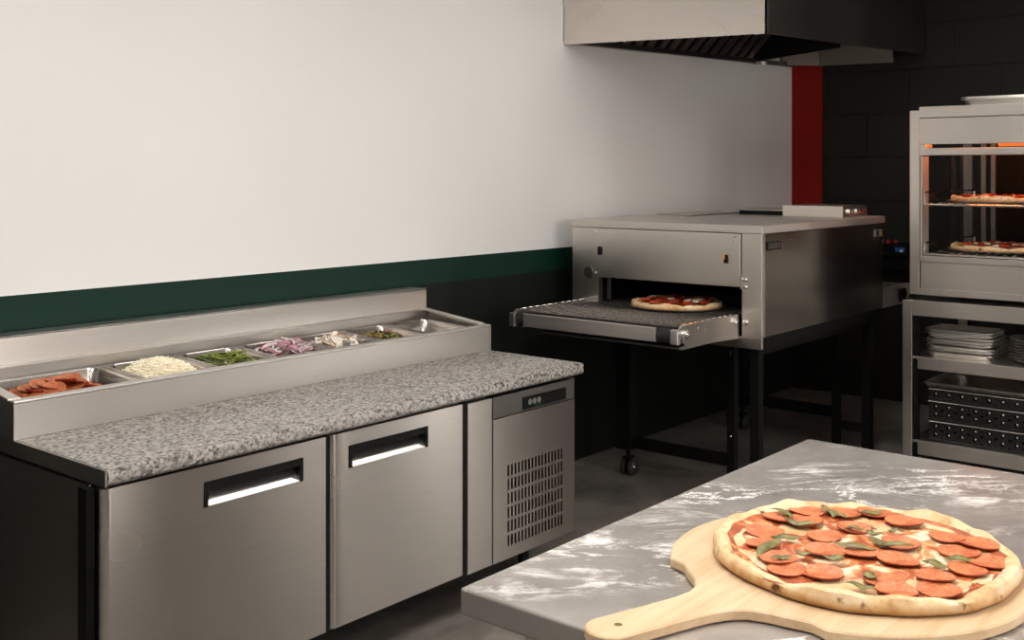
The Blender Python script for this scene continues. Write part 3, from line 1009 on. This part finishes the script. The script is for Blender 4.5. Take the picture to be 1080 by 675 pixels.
for y in (2.64,):
    for z in (.70, .715, .30):
        mb.lathe([(.004, -.024), (.006, -.021)], (4.85, y, z), 8, axis='X')
mb.build('screw', M['chrome'], st)
def caster(x, y):
    c = MB()
    c.lathe([(.012, .10), (.014, .138)], (x, y, 0), 12)
    c.box(x - .03, x + .03, y - .022, y + .022, .092, .10, .002)
    c.box(x - .008, x + .03, y - .006, y + .006, .04, .092)
    o = c.build('caster', M['black_metal'], st)
    for dy in (-.032, .010):
        wl = MB()
        wl.mi = 0
        wl.lathe([(.030, dy), (.043, dy + .003), (.046, dy + .008), (.046, dy + .014), (.043, dy + .019), (.030, dy + .022)], (x + .008, y, .046), 28, axis='Y')
        wl.mi = 1
        wl.lathe([(.024, dy - .002), (.027, dy - .001), (.027, dy + .0005)], (x + .008, y, .046), 20, axis='Y')
        wl.mi = 2
        wl.lathe([(.006, dy - .006), (.008, dy - .002)], (x + .008, y, .046), 10, axis='Y')
        wl.build('wheel', [M['rubber'], M['steel_dark'], M['chrome']], o)
caster(4.845, 3.25)
caster(6.15, 3.28)

# wall-mounted gas control behind the oven
gv = thing('gas_control', (7.5, 2.83, .96), 'black gas control with a blue tag on the block wall behind the oven', 'gas control')
MB().box(7.42, 7.599, 2.72, 2.98, .92, 1.11, .02).build('valve_body', M['black_metal'], gv)
MB().tube([(7.40, 3.02, 1.04), (7.40, 2.72, 1.035)], .02, 12).build('pipe', M['black_metal'], gv)
mb = MB(); mb.lathe([(.006, .0), (.04, .0), (.04, .02), (.018, .022), (.014, .045)], (7.40, 2.975, 1.05), 16, axis='Y')
mb.tube([(7.375, 2.94, 1.045), (7.375, 2.86, 1.04)], .008, 8)
mb.build('knob', M['chrome'], gv)
for y, m in ((2.905, 'chrome'), (2.865, 'red_light'), (2.815, 'red_light')):
    mb = MB(); mb.lathe([(.012, 1.11), (.014, 1.12), (.008, 1.132)], (7.46, y, 0), 10)
    mb.build('indicator', M[m], gv)
tg = MB().box(7.405, 7.419, 2.735, 2.80, 1.03, 1.085, .002).build('tag', M['blue'], gv)
MB().box(7.402, 7.4045, 2.745, 2.765, 1.055, 1.07).build('tag_print', M['white_plastic'], tg)

# ------------------------------------------------------------------ exhaust hood
hd = thing('exhaust_hood', (6.2, 3.05, 2.25), 'stainless exhaust hood with dark baffle filters above the oven', 'exhaust hood')
A = Vector((4.79, 3.632, 2.294)); Bp = Vector((4.79, 2.424, 2.257)); Cc = Vector((7.592, 2.655, 2.400)); D = Vector((7.592, 3.632, 2.366))
HT = 3.19
def wallpanel(p, q, inward, t=.012, zt=HT, z0=0):
    i = Vector(inward) * t
    up = lambda v: Vector((v.x, v.y, zt))
    return MB().hexa([p, q, q + i, p + i, up(p), up(q), up(q) + i, up(p) + i])
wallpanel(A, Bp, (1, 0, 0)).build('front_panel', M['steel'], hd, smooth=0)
wallpanel(Bp, Cc, (0, 1, 0)).build('side_panel', M['steel_dark'], hd, smooth=0)  # same steel as the front, its dark reflection put into the colour
# inner gutter along the white wall
e = Vector((0, -1, 0))
mb = MB()
a, b = A + Vector((.014, -.001, .004)), D + Vector((-.02, -.001, .004))
mb.hexa([a + e * .04, b + e * .04, b, a, a + e * .04 + Vector((0, 0, .03)), b + e * .04 + Vector((0, 0, .03)), b + Vector((0, 0, .03)), a + Vector((0, 0, .03))])
mb.build('gutter', M['steel_dark'], hd, smooth=0)
mb = MB()
for yy in (3.56,):
    mb.lathe([(.02, 2.335), (.04, 2.34), (.04, 2.36)], (6.95, yy, 0), 16)
mb.build('drain_cup', M['steel'], hd)
# baffle filters: sloping bank of slats
fb = MB()
def fz(x): return 2.294 + (x - 4.79) * .0257
fb.hexa([(4.85, 3.60, fz(4.85) + .03), (6.95, 3.60, fz(6.95) + .03), (6.95, 3.62, fz(6.95) + .03), (4.85, 3.62, fz(4.85) + .03), (4.85, 3.05, 2.95), (6.95, 3.05, 2.95), (6.95, 3.08, 2.97), (4.85, 3.08, 2.97)])
flt = fb.build('filter_bank', M['black_metal'], hd, smooth=0)
mb = MB()
x = 4.92
while x < 6.9:
    z = fz(x) + .035
    mb.hexa([(x, 3.575, z), (x + .05, 3.575, z), (x + .05, 3.598, z), (x, 3.598, z), (x, 3.025, 2.95), (x + .05, 3.025, 2.95), (x + .05, 3.048, 2.95), (x, 3.048, 2.95)])
    x += .125
mb.build('baffle_slat', M['steel_mid'], hd, smooth=0)
MB().hexa([(6.955, 3.0, 2.42), (6.97, 3.0, 2.42), (6.97, 3.62, 2.365), (6.955, 3.62, 2.365), (6.955, 2.9, 3.1), (6.97, 2.9, 3.1), (6.97, 3.62, 3.1), (6.955, 3.62, 3.1)]).build('filter_end', M['black_metal'], hd, smooth=0)
# back lining, two folded sheets
MB().hexa([(7.40, 3.62, 2.375), (7.50, 3.38, 2.362), (7.52, 3.38, 2.362), (7.42, 3.62, 2.375), (7.20, 3.62, 2.9), (7.40, 3.38, 2.9), (7.42, 3.38, 2.9), (7.22, 3.62, 2.9)]).build('back_lining', M['lining'], hd, smooth=0)
MB().hexa([(7.50, 3.375, 2.362), (7.54, 2.86, 2.358), (7.56, 2.86, 2.358), (7.52, 3.375, 2.362), (7.38, 3.375, 2.9), (7.42, 2.86, 2.9), (7.44, 2.86, 2.9), (7.40, 3.375, 2.9)]).build('back_lining', M['lining'], hd, smooth=0)

# ------------------------------------------------------------------ steel cart
CX0, CX1, KY0, KY1 = 5.834, 6.78, 1.10, 2.165
ct = thing('steel_cart', (6.3, 1.63, 0), 'stainless two-shelf cart carrying the warming cabinet', 'cart')
for x0 in (CX0, CX1 - .05):
    for y0 in (KY0, KY1 - .052):
        MB().box(x0, x0 + .05, y0, y0 + .052, .055, .9195, .004).build('post', M['steel'], ct)
        mb = MB(); mb.lathe([(.02, .001), (.026, .006), (.026, .02), (.015, .03), (.015, .054)], (x0 + .025, y0 + .026, 0), 14)
        mb.build('foot', M['black_metal'], ct)
def shelf(z0, z1, name, gap):
    mb = MB()
    mb.box(CX0 + .001, CX0 + .013, KY0 + .053, KY1 - .053 - gap, z0, z1, .003)
    mb.box(CX1 - .013, CX1 - .001, KY0 + .053, KY1 - .053 - gap, z0, z1, .003)
    mb.box(CX0 + .014, CX1 - .014, KY0 + .004, KY1 - .004 - gap, z1 - .014, z1, .002)
    return mb.build(name, M['steel'], ct)
shelf(.838, .9195, 'top_shelf', 0)
shelf(.558, .622, 'middle_shelf', .026)
shelf(.106, .180, 'bottom_shelf', .026)
mb = MB()
for yy in (KY1 - .076, KY0 + .054):
    mb.box(CX0 + .02, CX0 + .045, yy, yy + .022, .06, .835)
    mb.box(CX1 - .045, CX1 - .02, yy, yy + .022, .06, .835)
mb.build('slotted_rail', M['black_metal'], ct)

# ------------------------------------------------------------------ warming cabinet
wc = thing('warming_cabinet', (6.3, 1.6, .92), 'glass-sided stainless warming cabinet glowing orange with two pizzas inside', 'warming cabinet')
WX0, WX1, WY0, WY1 = 5.86, 6.78, 1.12, 2.135
for x0, tall in ((WX0, 1.924), (WX1 - .05, 1.924)):
    for y0 in (WY0, WY1 - .051):
        MB().box(x0, x0 + .05, y0, y0 + .051, .9475, tall, .003).build('corner_post', M['steel'] if x0 == WX0 else M['steel_dark'], wc)  # rear posts get a darker copy of the steel as shade
for x0 in (WX0 + .01, WX1 - .05):
    for y0 in (WY0 + .01, WY1 - .06):
        mb = MB(); mb.lathe([(.016, .9205), (.02, .93), (.02, .9475)], (x0 + .02, y0 + .03, 0), 12)
        mb.build('foot', M['black_metal'], wc)
IY0, IY1 = WY0 + .052, WY1 - .052
mb = MB().box(WX0 - .004, WX1, IY0, IY1, .9475, .982, .003)
mb.box(WX0 + .006, WX0 + .02, IY0, IY1 - .004, .983, 1.122)
mb.box(WX0 - .002, WX0 + .03, IY0, IY1, 1.123, 1.155, .003)
mb.build('base_panel', M['steel'], wc)
MB().box(WX0 + .03, WX1 - .06, IY0, IY1, 1.10, 1.122).build('chamber_floor', M['steel_dark'], wc)
MB().box(WX0 - .006, WX1, IY0 - .04, IY1 + .0005, 1.884, 1.943, .003).build('top_cap', M['steel'], wc)
MB().box(WX0 - .002, WX0 + .012, IY0, IY1 - .0005, 1.744, 1.881, .002).build('header_panel', M['steel'], wc)
MB().box(WX0 - .002, WX0 + .028, IY0, IY1 - .034, 1.685, 1.724, .004).build('light_bar', M['steel'], wc)
MB().box(WX0, WX0 + .10, IY1 - .0335, IY1 - .0005, 1.685, 1.7435, .002).build('bracket', M['steel'], wc)
MB().box(WX0 + .013, WX1 - .06, IY0, IY1, 1.86, 1.883).build('chamber_roof', M['steel_dark'], wc)
for y0 in (IY1 - .012, IY0):
    MB().box(WX0 + .004, WX0 + .105, y0, y0 + .010, 1.156, 1.683, .001).build('jamb', M['jamb'], wc)
    MB().box(WX0 + .106, WX1 - .06, y0 + .002, y0 + .008, 1.156, 1.74).build('glass_side', M['glass'], wc)
MB().box(WX1 - .062, WX1 - .052, IY0, IY1 - .14, 1.123, 1.85).build('back_panel', M['black_metal'], wc)
for y0 in (IY1 - .08, IY1 - .135):
    MB().box(WX1 - .06, WX1 - .035, y0, y0 + .028, 1.123, 1.85, .003).build('back_rail', M['steel_dark'], wc)
for y in (1.45, 1.86):
    lm = MB().box(6.0, 6.32, y - .15, y + .15, 1.83, 1.855, .004).build('heat_lamp', M['steel_bright'], wc)
    mb = MB()
    for xx in (6.08, 6.16, 6.24):
        mb.tube([(xx, y - .13, 1.80), (xx, y + .13, 1.80)], .011, 10)
    mb.build('glowing_element', M['heat'], lm)
for y in (1.35, 1.60):
    mb = MB()
    mb.tube([(5.97, y - .115, 1.742), (5.97, y + .115, 1.742)], .012, 10)
    mb.build('reflector_glow', M['heat_dim'], wc)  # dim tubes added, their glow stands in for the lamp-lit reflector
def rack(z, guard):
    mb = MB()
    r = .0045
    mb.tube([(WX0 + .012, IY0 + .01, z), (WX0 + .012, IY1 - .022, z)], .006, 8)
    mb.tube([(WX1 - .08, IY0 + .01, z), (WX1 - .08, IY1 - .022, z)], r, 8)
    for y in (IY0 + .01, IY1 - .022):
        mb.tube([(WX0 + .012, y, z), (WX0 + .012, y, z + guard), (WX0 + .02, y, z + guard + .008), (WX1 - .08, y, z + guard + .008), (WX1 - .08, y, z)], r, 8)
    y = IY0 + .04
    while y < IY1 - .03:
        mb.tube([(WX0 + .006, y, z + .008), (WX1 - .08, y, z + .008)], .003, 6)
        y += .045
    return mb.build('wire_rack', M['chrome'], wc)
rack(1.425, .058)
rack(1.164, .05)
# sheet pan on the cabinet
tg = thing('sheet_pan', (6.3, 1.6, 1.9435), 'aluminium sheet pan lying on the warming cabinet roof', 'sheet pan')
mb = MB()
X0, X1, Y0, Y1, Z0 = 6.0, 6.5, 1.27, 1.925, 1.9435
mb.rings([rrect(X0 + .03, X1 - .03, Y0 + .03, Y1 - .03, .03, Z0), rrect(X0 + .012, X1 - .012, Y0 + .012, Y1 - .012, .04, Z0 + .034), rrect(X0, X1, Y0, Y1, .045, Z0 + .036), rrect(X0 - .003, X1 + .003, Y0 - .003, Y1 + .003, .046, Z0 + .044), rrect(X0, X1, Y0, Y1, .045, Z0 + .052), rrect(X0 + .014, X1 - .014, Y0 + .014, Y1 - .014, .04, Z0 + .050), rrect(X0 + .034, X1 - .034, Y0 + .034, Y1 - .034, .03, Z0 + .004)])
mb.build('pan', M['alu'], tg)

# stacks of pans on the cart
ORD = ['bottom', 'second', 'third', 'fourth', 'fifth', 'sixth', 'seventh', 'topmost']
def rect_pan():
    mb = MB()
    a, b = .13, .175
    mb.rings([rrect(-a + .02, a - .02, -b + .02, b - .02, .03, 0), rrect(-a + .008, a - .008, -b + .008, b - .008, .04, .022), rrect(-a, a, -b, b, .045, .023), rrect(-a, a, -b, b, .045, .027), rrect(-a + .011, a - .011, -b + .011, b - .011, .038, .026), rrect(-a + .024, a - .024, -b + .024, b - .024, .03, .003)])
    return mb
pr = rect_pan().build('baking_pan', M['alu'], origin=(0, 0, 0))
rnd = random.Random(5)
for i in range(8):
    o = pr if i == 0 else pr.copy()
    if i: COL.objects.link(o)
    o.location = (6.02 + rnd.uniform(-.005, .005), 1.895 + rnd.uniform(-.006, .006), .6228 + i * .0168)
    o.rotation_euler = (0, 0, R(rnd.uniform(-1.2, 1.2)))
    tag(o, ('%s pan in the stack of rectangular pans on the cart shelf' if i in (0, 7) else '%s pan up in the stack of rectangular pans on the cart shelf') % ORD[i], 'baking pan', 'rectangular pans on the cart')
mb = MB()
mb.lathe([(.12, 0), (.155, .02), (.163, .021), (.164, .025), (.156, .025), (.118, .003)], (0, 0, 0), 48)
pr = mb.build('round_pan', M['alu'], origin=(0, 0, 0))
for i in range(8):
    o = pr if i == 0 else pr.copy()
    if i: COL.objects.link(o)
    o.location = (6.03 + rnd.uniform(-.004, .004), 1.508 + rnd.uniform(-.004, .004), .6228 + i * .0145)
    tag(o, ('%s pan in the stack of round pans on the cart shelf' if i in (0, 7) else '%s pan up in the stack of round pans on the cart shelf') % ORD[i], 'round pan', 'round pans on the cart')

# dark racks with round holes on the bottom shelf
def glass_rack(z0, h, rows, label):
    t = thing('dish_rack', (6.1, 1.65, z0), label, 'rack', 'black racks on the bottom shelf')
    x0, x1, y0, y1 = 5.895, 6.40, 1.17, 2.045
    mb = MB()
    ncol = 13
    cw = (y1 - y0) / ncol
    rh = (h - .024) / rows
    # front face with round holes: ring of quads per cell
    for r_ in range(rows):
        for c in range(ncol):
            cy, cz = y0 + (c + .5) * cw, z0 + .012 + (r_ + .5) * rh
            rad = min(cw, rh) * .30
            N = 16
            ins, out, insb = [], [], []
            for k in range(N):
                a = 2 * PI * k / N + PI / N
                ca, sa = math.cos(a), math.sin(a)
                m = max(abs(ca), abs(sa))
                ins.append(mb.bm.verts.new((x0, cy + rad * ca, cz + rad * sa)))
                insb.append(mb.bm.verts.new((x0 + .012, cy + rad * ca, cz + rad * sa)))
                out.append(mb.bm.verts.new((x0, cy + ca / m * cw / 2, cz + sa / m * rh / 2)))
            for k in range(N):
                k2 = (k + 1) % N
                mb.bm.faces.new((ins[k], ins[k2], out[k2], out[k]))
                mb.bm.faces.new((ins[k], insb[k], insb[k2], ins[k2]))
    mb.box(x0 - .004, x0 + .012, y0 - .004, y1 + .004, z0 + .0005, z0 + .012, .002)
    mb.box(x0 - .004, x0 + .012, y0 - .004, y1 + .004, z0 + h - .012, z0 + h - .001, .002)
    mb.box(x1 - .012, x1, y0, y1, z0 + .001, z0 + h - .001)
    mb.box(x0 + .012, x1 - .012, y0, y0 + .008, z0 + .001, z0 + h - .001)
    mb.box(x0 + .012, x1 - .012, y1 - .008, y1, z0 + .001, z0 + h - .001)
    mb.box(x0 + .012, x1 - .012, y0 + .008, y1 - .008, z0 + .001, z0 + .008)
    mb.build('crate', plain('rack_plastic', (0.012, 0.011, 0.010), 0.3), t, smooth=20)
    mb = MB()
    for r_ in range(rows):
        for c in range(ncol):
            cy, cz = y0 + (c + .5) * cw, z0 + .012 + (r_ + .5) * rh
            rad = min(cw, rh) * .22
            mb.lathe([(rad * .3, 0), (rad * .9, .004), (rad, .012), (rad, .03)], (x0 - .003, cy, cz), 12, axis='X')
    k = mb.build('glint_pegs', M['chrome_dark'], t)  # chrome pegs put in to give each hole a small glint
    k['kind'] = 'stuff'
    mb = MB()
    mb.tube([(x0 - .006, y0, z0 + h - .006), (x0 - .006, y1, z0 + h - .006)], .0022, 6)
    mb.build('rim_wire', M['steel'], t)
    return t
M['chrome_dark'] = plain('dark_chrome', (0.17, 0.16, 0.15), 0.15, 1.0, 0.03)
glass_rack(.1805, .105, 2, 'black holed rack at the bottom of its stack on the cart')
glass_rack(.2860, .105, 2, 'black holed rack in the middle of its stack on the cart')
glass_rack(.3915, .065, 1, 'shallow black holed rack on top of its stack on the cart')
tr = thing('flat_tray', (6.1, 1.62, .4570), 'thin dark tray with a bright rim lying on the black racks', 'tray')
mb = MB()
mb.rings([rrect(5.90, 6.40, 1.17, 2.06, .02, .4570), rrect(5.875, 6.42, 1.155, 2.072, .03, .478), rrect(5.870, 6.425, 1.150, 2.074, .03, .482), rrect(5.875, 6.42, 1.155, 2.072, .03, .486), rrect(5.90, 6.40, 1.175, 2.055, .02, .461)])
mb.build('tray', M['steel'], tr)

# ------------------------------------------------------------------ pizzas
def pizza_mesh_crust(Rr, h, seed):
    rg = random.Random(seed)
    ph = [rg.uniform(0, 6.28) for _ in range(8)]
    mb = MB()
    na = 120
    prof = [(.80, .0), (.965, .0), (.990, .16), (1.0, .40), (.996, .66), (.982, .88), (.960, .98), (.935, .95), (.905, .82), (.88, .66), (.40, .56)]
    rings = []
    for pi_, (pr_, pz) in enumerate(prof):
        ring = []
        for k in range(na):
            a = 2 * PI * k / na
            wob = 1 + .010 * math.sin(3 * a + ph[0]) + .007 * math.sin(7 * a + ph[1]) + .004 * math.sin(17 * a + ph[2])
            hz = 1 + .14 * math.sin(5 * a + ph[3]) + .10 * math.sin(11 * a + ph[4]) + .06 * math.sin(23 * a + ph[5])
            rr_ = Rr * pr_ * (wob if pr_ > .8 else 1)
            z = h * pz * (hz if pz > .7 else 1)
            ring.append((rr_ * math.cos(a), rr_ * math.sin(a), z))
        rings.append(ring)
    mb.rings(rings)
    return mb
def topping_mesh(Rr, h, seed, frac=.945):
    rg = random.Random(seed)
    ph = [rg.uniform(0, 6.28) for _ in range(10)]
    mb = MB()
    na, nr = 96, 16
    rings = []
    for i in range(nr + 1):
        t = 1 - i / (nr + .6)
        ring = []
        for k in range(na):
            a = 2 * PI * k / na
            edge = frac * (1 + .022 * math.sin(4 * a + ph[0]) + .018 * math.sin(9 * a + ph[1]) + .012 * math.sin(19 * a + ph[2]))
            rr_ = Rr * edge * t
            x, y = rr_ * math.cos(a), rr_ * math.sin(a)
            z = h * (.64 + .10 * math.sin(30 * x + ph[3]) * math.sin(33 * y + ph[4]) + .06 * math.sin(71 * x + ph[5]) * math.sin(63 * y + ph[6]))
            if i == 0: z = h * .72
            if i == 1: z = max(z, h * .74)
            ring.append((x, y, z))
        rings.append(ring)
    mb.rings(rings, False, True)
    return mb
def place(o, x, y, z, r=(0, 0, 0)):
    o.location = (x, y, z)
    o.rotation_euler = r
PEP = [(-0.033,0.163),(-0.097,0.134),(-0.147,0.081),(0.009,0.072),(-0.060,0.038),(-0.164,-0.002),(0.160,0.100),(0.085,0.050),(0.064,0.135),(0.057,0.178),(-0.032,-0.012),(0.176,-0.008),(0.060,-0.045),(-0.025,-0.072),(0.136,-0.098),(0.079,-0.136),(0.001,-0.174),(-0.065,-0.146),(-0.129,-0.089),(0.195,0.055),(0.140,-0.152),(0.060,-0.188),(-0.186,0.048),(-0.160,-0.120),(-0.113,-0.168),(0.118,0.155)]
LEAF = [(0.074,0.202,0.044,0.156),(0.039,0.153,0.048,0.108),(0.133,0.131,0.117,0.105),(0.125,0.095,0.122,0.080),(-0.057,0.132,-0.042,0.099),(-0.155,0.110,-0.085,0.111),(-0.165,0.079,-0.149,0.060),(-0.116,0.064,-0.107,0.046),(-0.107,0.017,-0.086,-0.001),(-0.028,0.034,-0.013,-0.022),(0.064,0.054,0.070,0.029),(-0.134,-0.061,-0.141,-0.079),(-0.194,-0.060,-0.184,-0.090),(0.068,0.015,0.063,-0.011),(0.044,-0.005,0.039,-0.068),(0.093,-0.014,0.106,-0.030),(0.026,-0.134,0.034,-0.166),(-0.020,-0.115,-0.023,-0.146),(0.171,0.068,0.190,0.045)]
def leaf_mesh(L, W, seed):
    rg = random.Random(seed)
    mb = MB()
    n = 9
    bend = rg.uniform(-.25, .25)
    pts = [(-L / 2 + L * i / (n - 1), bend * L * (1 - (2 * i / (n - 1) - 1) ** 2), .002 * math.sin(i * 1.1 + seed)) for i in range(n)]
    rr = [max(.0012, W * math.sin(PI * (i + .35) / (n - .3))) for i in range(n)]
    mb.tube(pts, rr, 8, .32)
    return mb
pz_r, pz_h = .250, .028
PZ = (1.82, .745, .9392)
pz = thing('pizza', PZ, 'large pepperoni pizza with wilted basil lying on the wooden peel', 'pizza')
o = pizza_mesh_crust(pz_r, pz_h, 11).build('crust', M['crust'], pz, origin=(0, 0, 0)); o.location = (0, 0, 0)
o = topping_mesh(pz_r, pz_h, 4).build('cheese', M['cheese'], pz, origin=(0, 0, 0)); o.location = (0, 0, 0)
pm = slice_mesh(.0335, .0022).build('pepperoni', [M['pepperoni'], M['pep_edge']], pz, origin=(0, 0, 0))
rnd = random.Random(9)
for i, (x, y) in enumerate(PEP):
    o = pm if i == 0 else pm.copy()
    if i:
        COL.objects.link(o); o.parent = pz
    d = math.hypot(x, y)
    if d > .203: x, y = x * .203 / d, y * .203 / d
    place(o, x, y, pz_h * .74 + .0012 + .0010 * (i % 3), (R(rnd.uniform(-3, 3)), R(rnd.uniform(-3, 3)), R(rnd.uniform(0, 360))))
    s = rnd.uniform(.88, 1.04); o.scale = (s, s, 1)
for i, (x0, y0, x1, y1) in enumerate(LEAF):
    L = math.hypot(x1 - x0, y1 - y0) * 1.15 + .008
    o = leaf_mesh(L, .0075 + .0018 * (i % 3), i).build('basil_leaf', M['leaf'], pz, origin=(0, 0, 0))
    place(o, (x0 + x1) / 2, (y0 + y1) / 2, pz_h * .78 + .0070, (R(rnd.uniform(-10, 10)), R(rnd.uniform(-6, 6)), math.atan2(y1 - y0, x1 - x0)))

def small_pizza(x, y, z, r, label, seed, peps=14):
    t = thing('pizza', (x, y, z), label, 'pizza')
    h = .028
    o = pizza_mesh_crust(r, h, seed).build('crust', M['crust'], t, origin=(0, 0, 0)); o.location = (0, 0, 0)
    o = topping_mesh(r, h, seed + 1, .94).build('sauce_and_cheese', M['cheese_red'], t, origin=(0, 0, 0)); o.location = (0, 0, 0)
    rg = random.Random(seed)
    pm = slice_mesh(.025, .006).build('pepperoni', [M['pepperoni_red'], M['pep_edge']], t, origin=(0, 0, 0))
    pts = [(0, 0)] + [(.10, a * PI / 3 + .3) for a in range(6)] + [(.175, a * PI / 5.5) for a in range(11)]
    for i, (d, a) in enumerate(pts):
        o = pm if i == 0 else pm.copy()
        if i:
            COL.objects.link(o); o.parent = t
        d *= r / .25
        place(o, d * math.cos(a) + rg.uniform(-.01, .01), d * math.sin(a) + rg.uniform(-.01, .01), h * .80 + .003 + .001 * (i % 3), (R(rg.uniform(-9, 9)), R(rg.uniform(-9, 9)), rg.uniform(0, 6)))
    mbs = []
    for i in range(7):
        mb = MB()
        N = 14
        rad = rg.uniform(.014, .024)
        ph = rg.uniform(0, 6)
        def ring(f, zz): return [(rad * f * math.cos(2 * PI * k / N) * (1 + .18 * math.sin(3 * 2 * PI * k / N + ph)), rad * .7 * f * math.sin(2 * PI * k / N) * (1 + .15 * math.sin(2 * 2 * PI * k / N + ph)), zz) for k in range(N)]
        mb.rings([ring(1, -.002), ring(.9, .003), ring(.5, .005)])
        o = mb.build('cheese_patch', M['shred'], t, origin=(0, 0, 0))
        a = rg.uniform(0, 6.28); d = r * rg.uniform(.25, .72)
        place(o, d * math.cos(a), d * math.sin(a), h * .80 + .006, (0, 0, rg.uniform(0, 6)))
    return t
M['pepperoni_red'] = plain('pepperoni_baked', (0.42, 0.045, 0.014), 0.42, 0, 0.45, 45, 0.2)
def pizza_pan(x, y, z, r, label):
    t = thing('pizza_pan', (x, y, z), label, 'pizza pan')
    mb = MB()
    mb.lathe([(r * .96, 0), (r, .005), (r * 1.01, .010), (r, .010), (r * .95, .0045)], (x, y, z), 64)
    mb.build('pan', M['alu'], t)
    return t
pizza_pan(4.76, 2.90, .9232, .236, 'thin round pan under the pizza on the oven belt')
small_pizza(4.76, 2.90, .9285, .226, 'pizza with red sauce coming out of the oven on its belt', 21)
pizza_pan(6.20, 1.765, 1.4365, .275, 'round pan on the upper rack of the warming cabinet')
small_pizza(6.20, 1.765, 1.4420, .255, 'pizza on the upper rack of the warming cabinet', 31)
pizza_pan(6.20, 1.765, 1.1755, .270, 'round pan on the lower rack of the warming cabinet')
small_pizza(6.20, 1.765, 1.1810, .252, 'pizza on the lower rack of the warming cabinet', 41)

# ------------------------------------------------------------------ work table and peel
wt = thing('work_table', (1.98, .45, 0), 'steel work table dusted with flour under the wooden pizza peel', 'work table')
TX0, TX1, TY0, TY1, TZ = 1.325, 2.635, -.30, 1.22, .92
MB().box(TX0, TX1, TY0, TY1, TZ - .045, TZ, .006, 3).build('tabletop', M['worktop'], wt)
for x in (TX0 + .09, TX1 - .09):
    for y in (TY0 + .09, TY1 - .09):
        lg = MB().lathe([(.016, .03), (.019, .035), (.019, TZ - .047)], (x, y, 0), 18).build('leg', M['steel'], wt)
        MB().lathe([(.022, .001), (.024, .004), (.018, .029)], (x, y, 0), 18).build('foot', M['black_metal'], lg)
MB().box(TX0 + .06, TX1 - .06, TY0 + .06, TY1 - .06, .22, .245, .004).build('undershelf', M['steel_top'], wt)

# peel: round blade running into a handle, hole near the tip
pl = thing('pizza_peel', (1.785, .76, TZ), 'pale wooden pizza peel with its handle over the table edge', 'pizza peel')
ang = math.atan2(-.085, .255)
Rb, hw = .292, .0375
pts = []
hl = -.53
for k in range(13):           # rounded handle tip
    a = PI / 2 + PI * k / 12
    pts.append((hl + hw + hw * math.cos(a), hw * math.sin(a)))
# lower flare, blade, upper flare
fl_ = [(-.40, -.0375), (-.34, -.039), (-.305, -.045), (-.28, -.058), (-.262, -.082), (-.248, -.112), (-.232, -.142)]
pts += fl_
a0 = math.atan2(-.175, -.234); a1 = -a0
n = 56
a_s = a0 + 2 * PI if a0 < 0 else a0
for k in range(n + 1):
    a = a0 + (a1 - a0) * k / n
    pts.append((Rb * math.cos(a), Rb * math.sin(a)))
pts += [(x, -y) for x, y in fl_[::-1]]
# hole
hc = (hl + .052, 0.0)
mb = MB()
def xf(p, z):
    c, s = math.cos(ang), math.sin(ang)
    return (1.785 + p[0] * c - p[1] * s, .76 + p[0] * s + p[1] * c, z)
bm = mb.bm
def inset(p, q):
    return p
z0, z1, bv = TZ + .0008, TZ + .0188, .0025
ctr = Vector((0, 0))
def shrink(pts, d):
    out = []
    N = len(pts)
    for i in range(N):
        p0, p1, p2 = Vector(pts[i - 1]), Vector(pts[i]), Vector(pts[(i + 1) % N])
        t = (p2 - p0)
        nrm = Vector((-t.y, t.x)).normalized()
        out.append((p1.x + nrm.x * d, p1.y + nrm.y * d))
    return out
outline = pts
inn = shrink(outline, bv)
rl = [[bm.verts.new(xf(p, z0 + .001)) for p in inn], [bm.verts.new(xf(p, z0 + bv + .001)) for p in outline], [bm.verts.new(xf(p, z1 - bv)) for p in outline], [bm.verts.new(xf(p, z1)) for p in inn]]
N = len(outline)
for i in range(3):
    for j in range(N):
        bm.faces.new((rl[i][j], rl[i][(j + 1) % N], rl[i + 1][(j + 1) % N], rl[i + 1][j]))
hole = [(hc[0] + .0065 * math.cos(2 * PI * k / 14), hc[1] + .0065 * math.sin(2 * PI * k / 14)) for k in range(14)]
ht = [bm.verts.new(xf(p, z1)) for p in hole]
hb_ = [bm.verts.new(xf(p, z0 + .001)) for p in hole]
for j in range(14):
    bm.faces.new((ht[j], ht[(j + 1) % 14], hb_[(j + 1) % 14], hb_[j]))
def edges_of(vs): return [bm.edges.get((vs[j], vs[(j + 1) % len(vs)])) for j in range(len(vs))]
for outer, inner in ((rl[3], ht), (rl[0], hb_)):
    bmesh.ops.triangle_fill(bm, use_beauty=True, use_dissolve=False, edges=edges_of(outer) + edges_of(inner))
po = mb.build('blade_and_handle', M['wood'], pl, smooth=40)
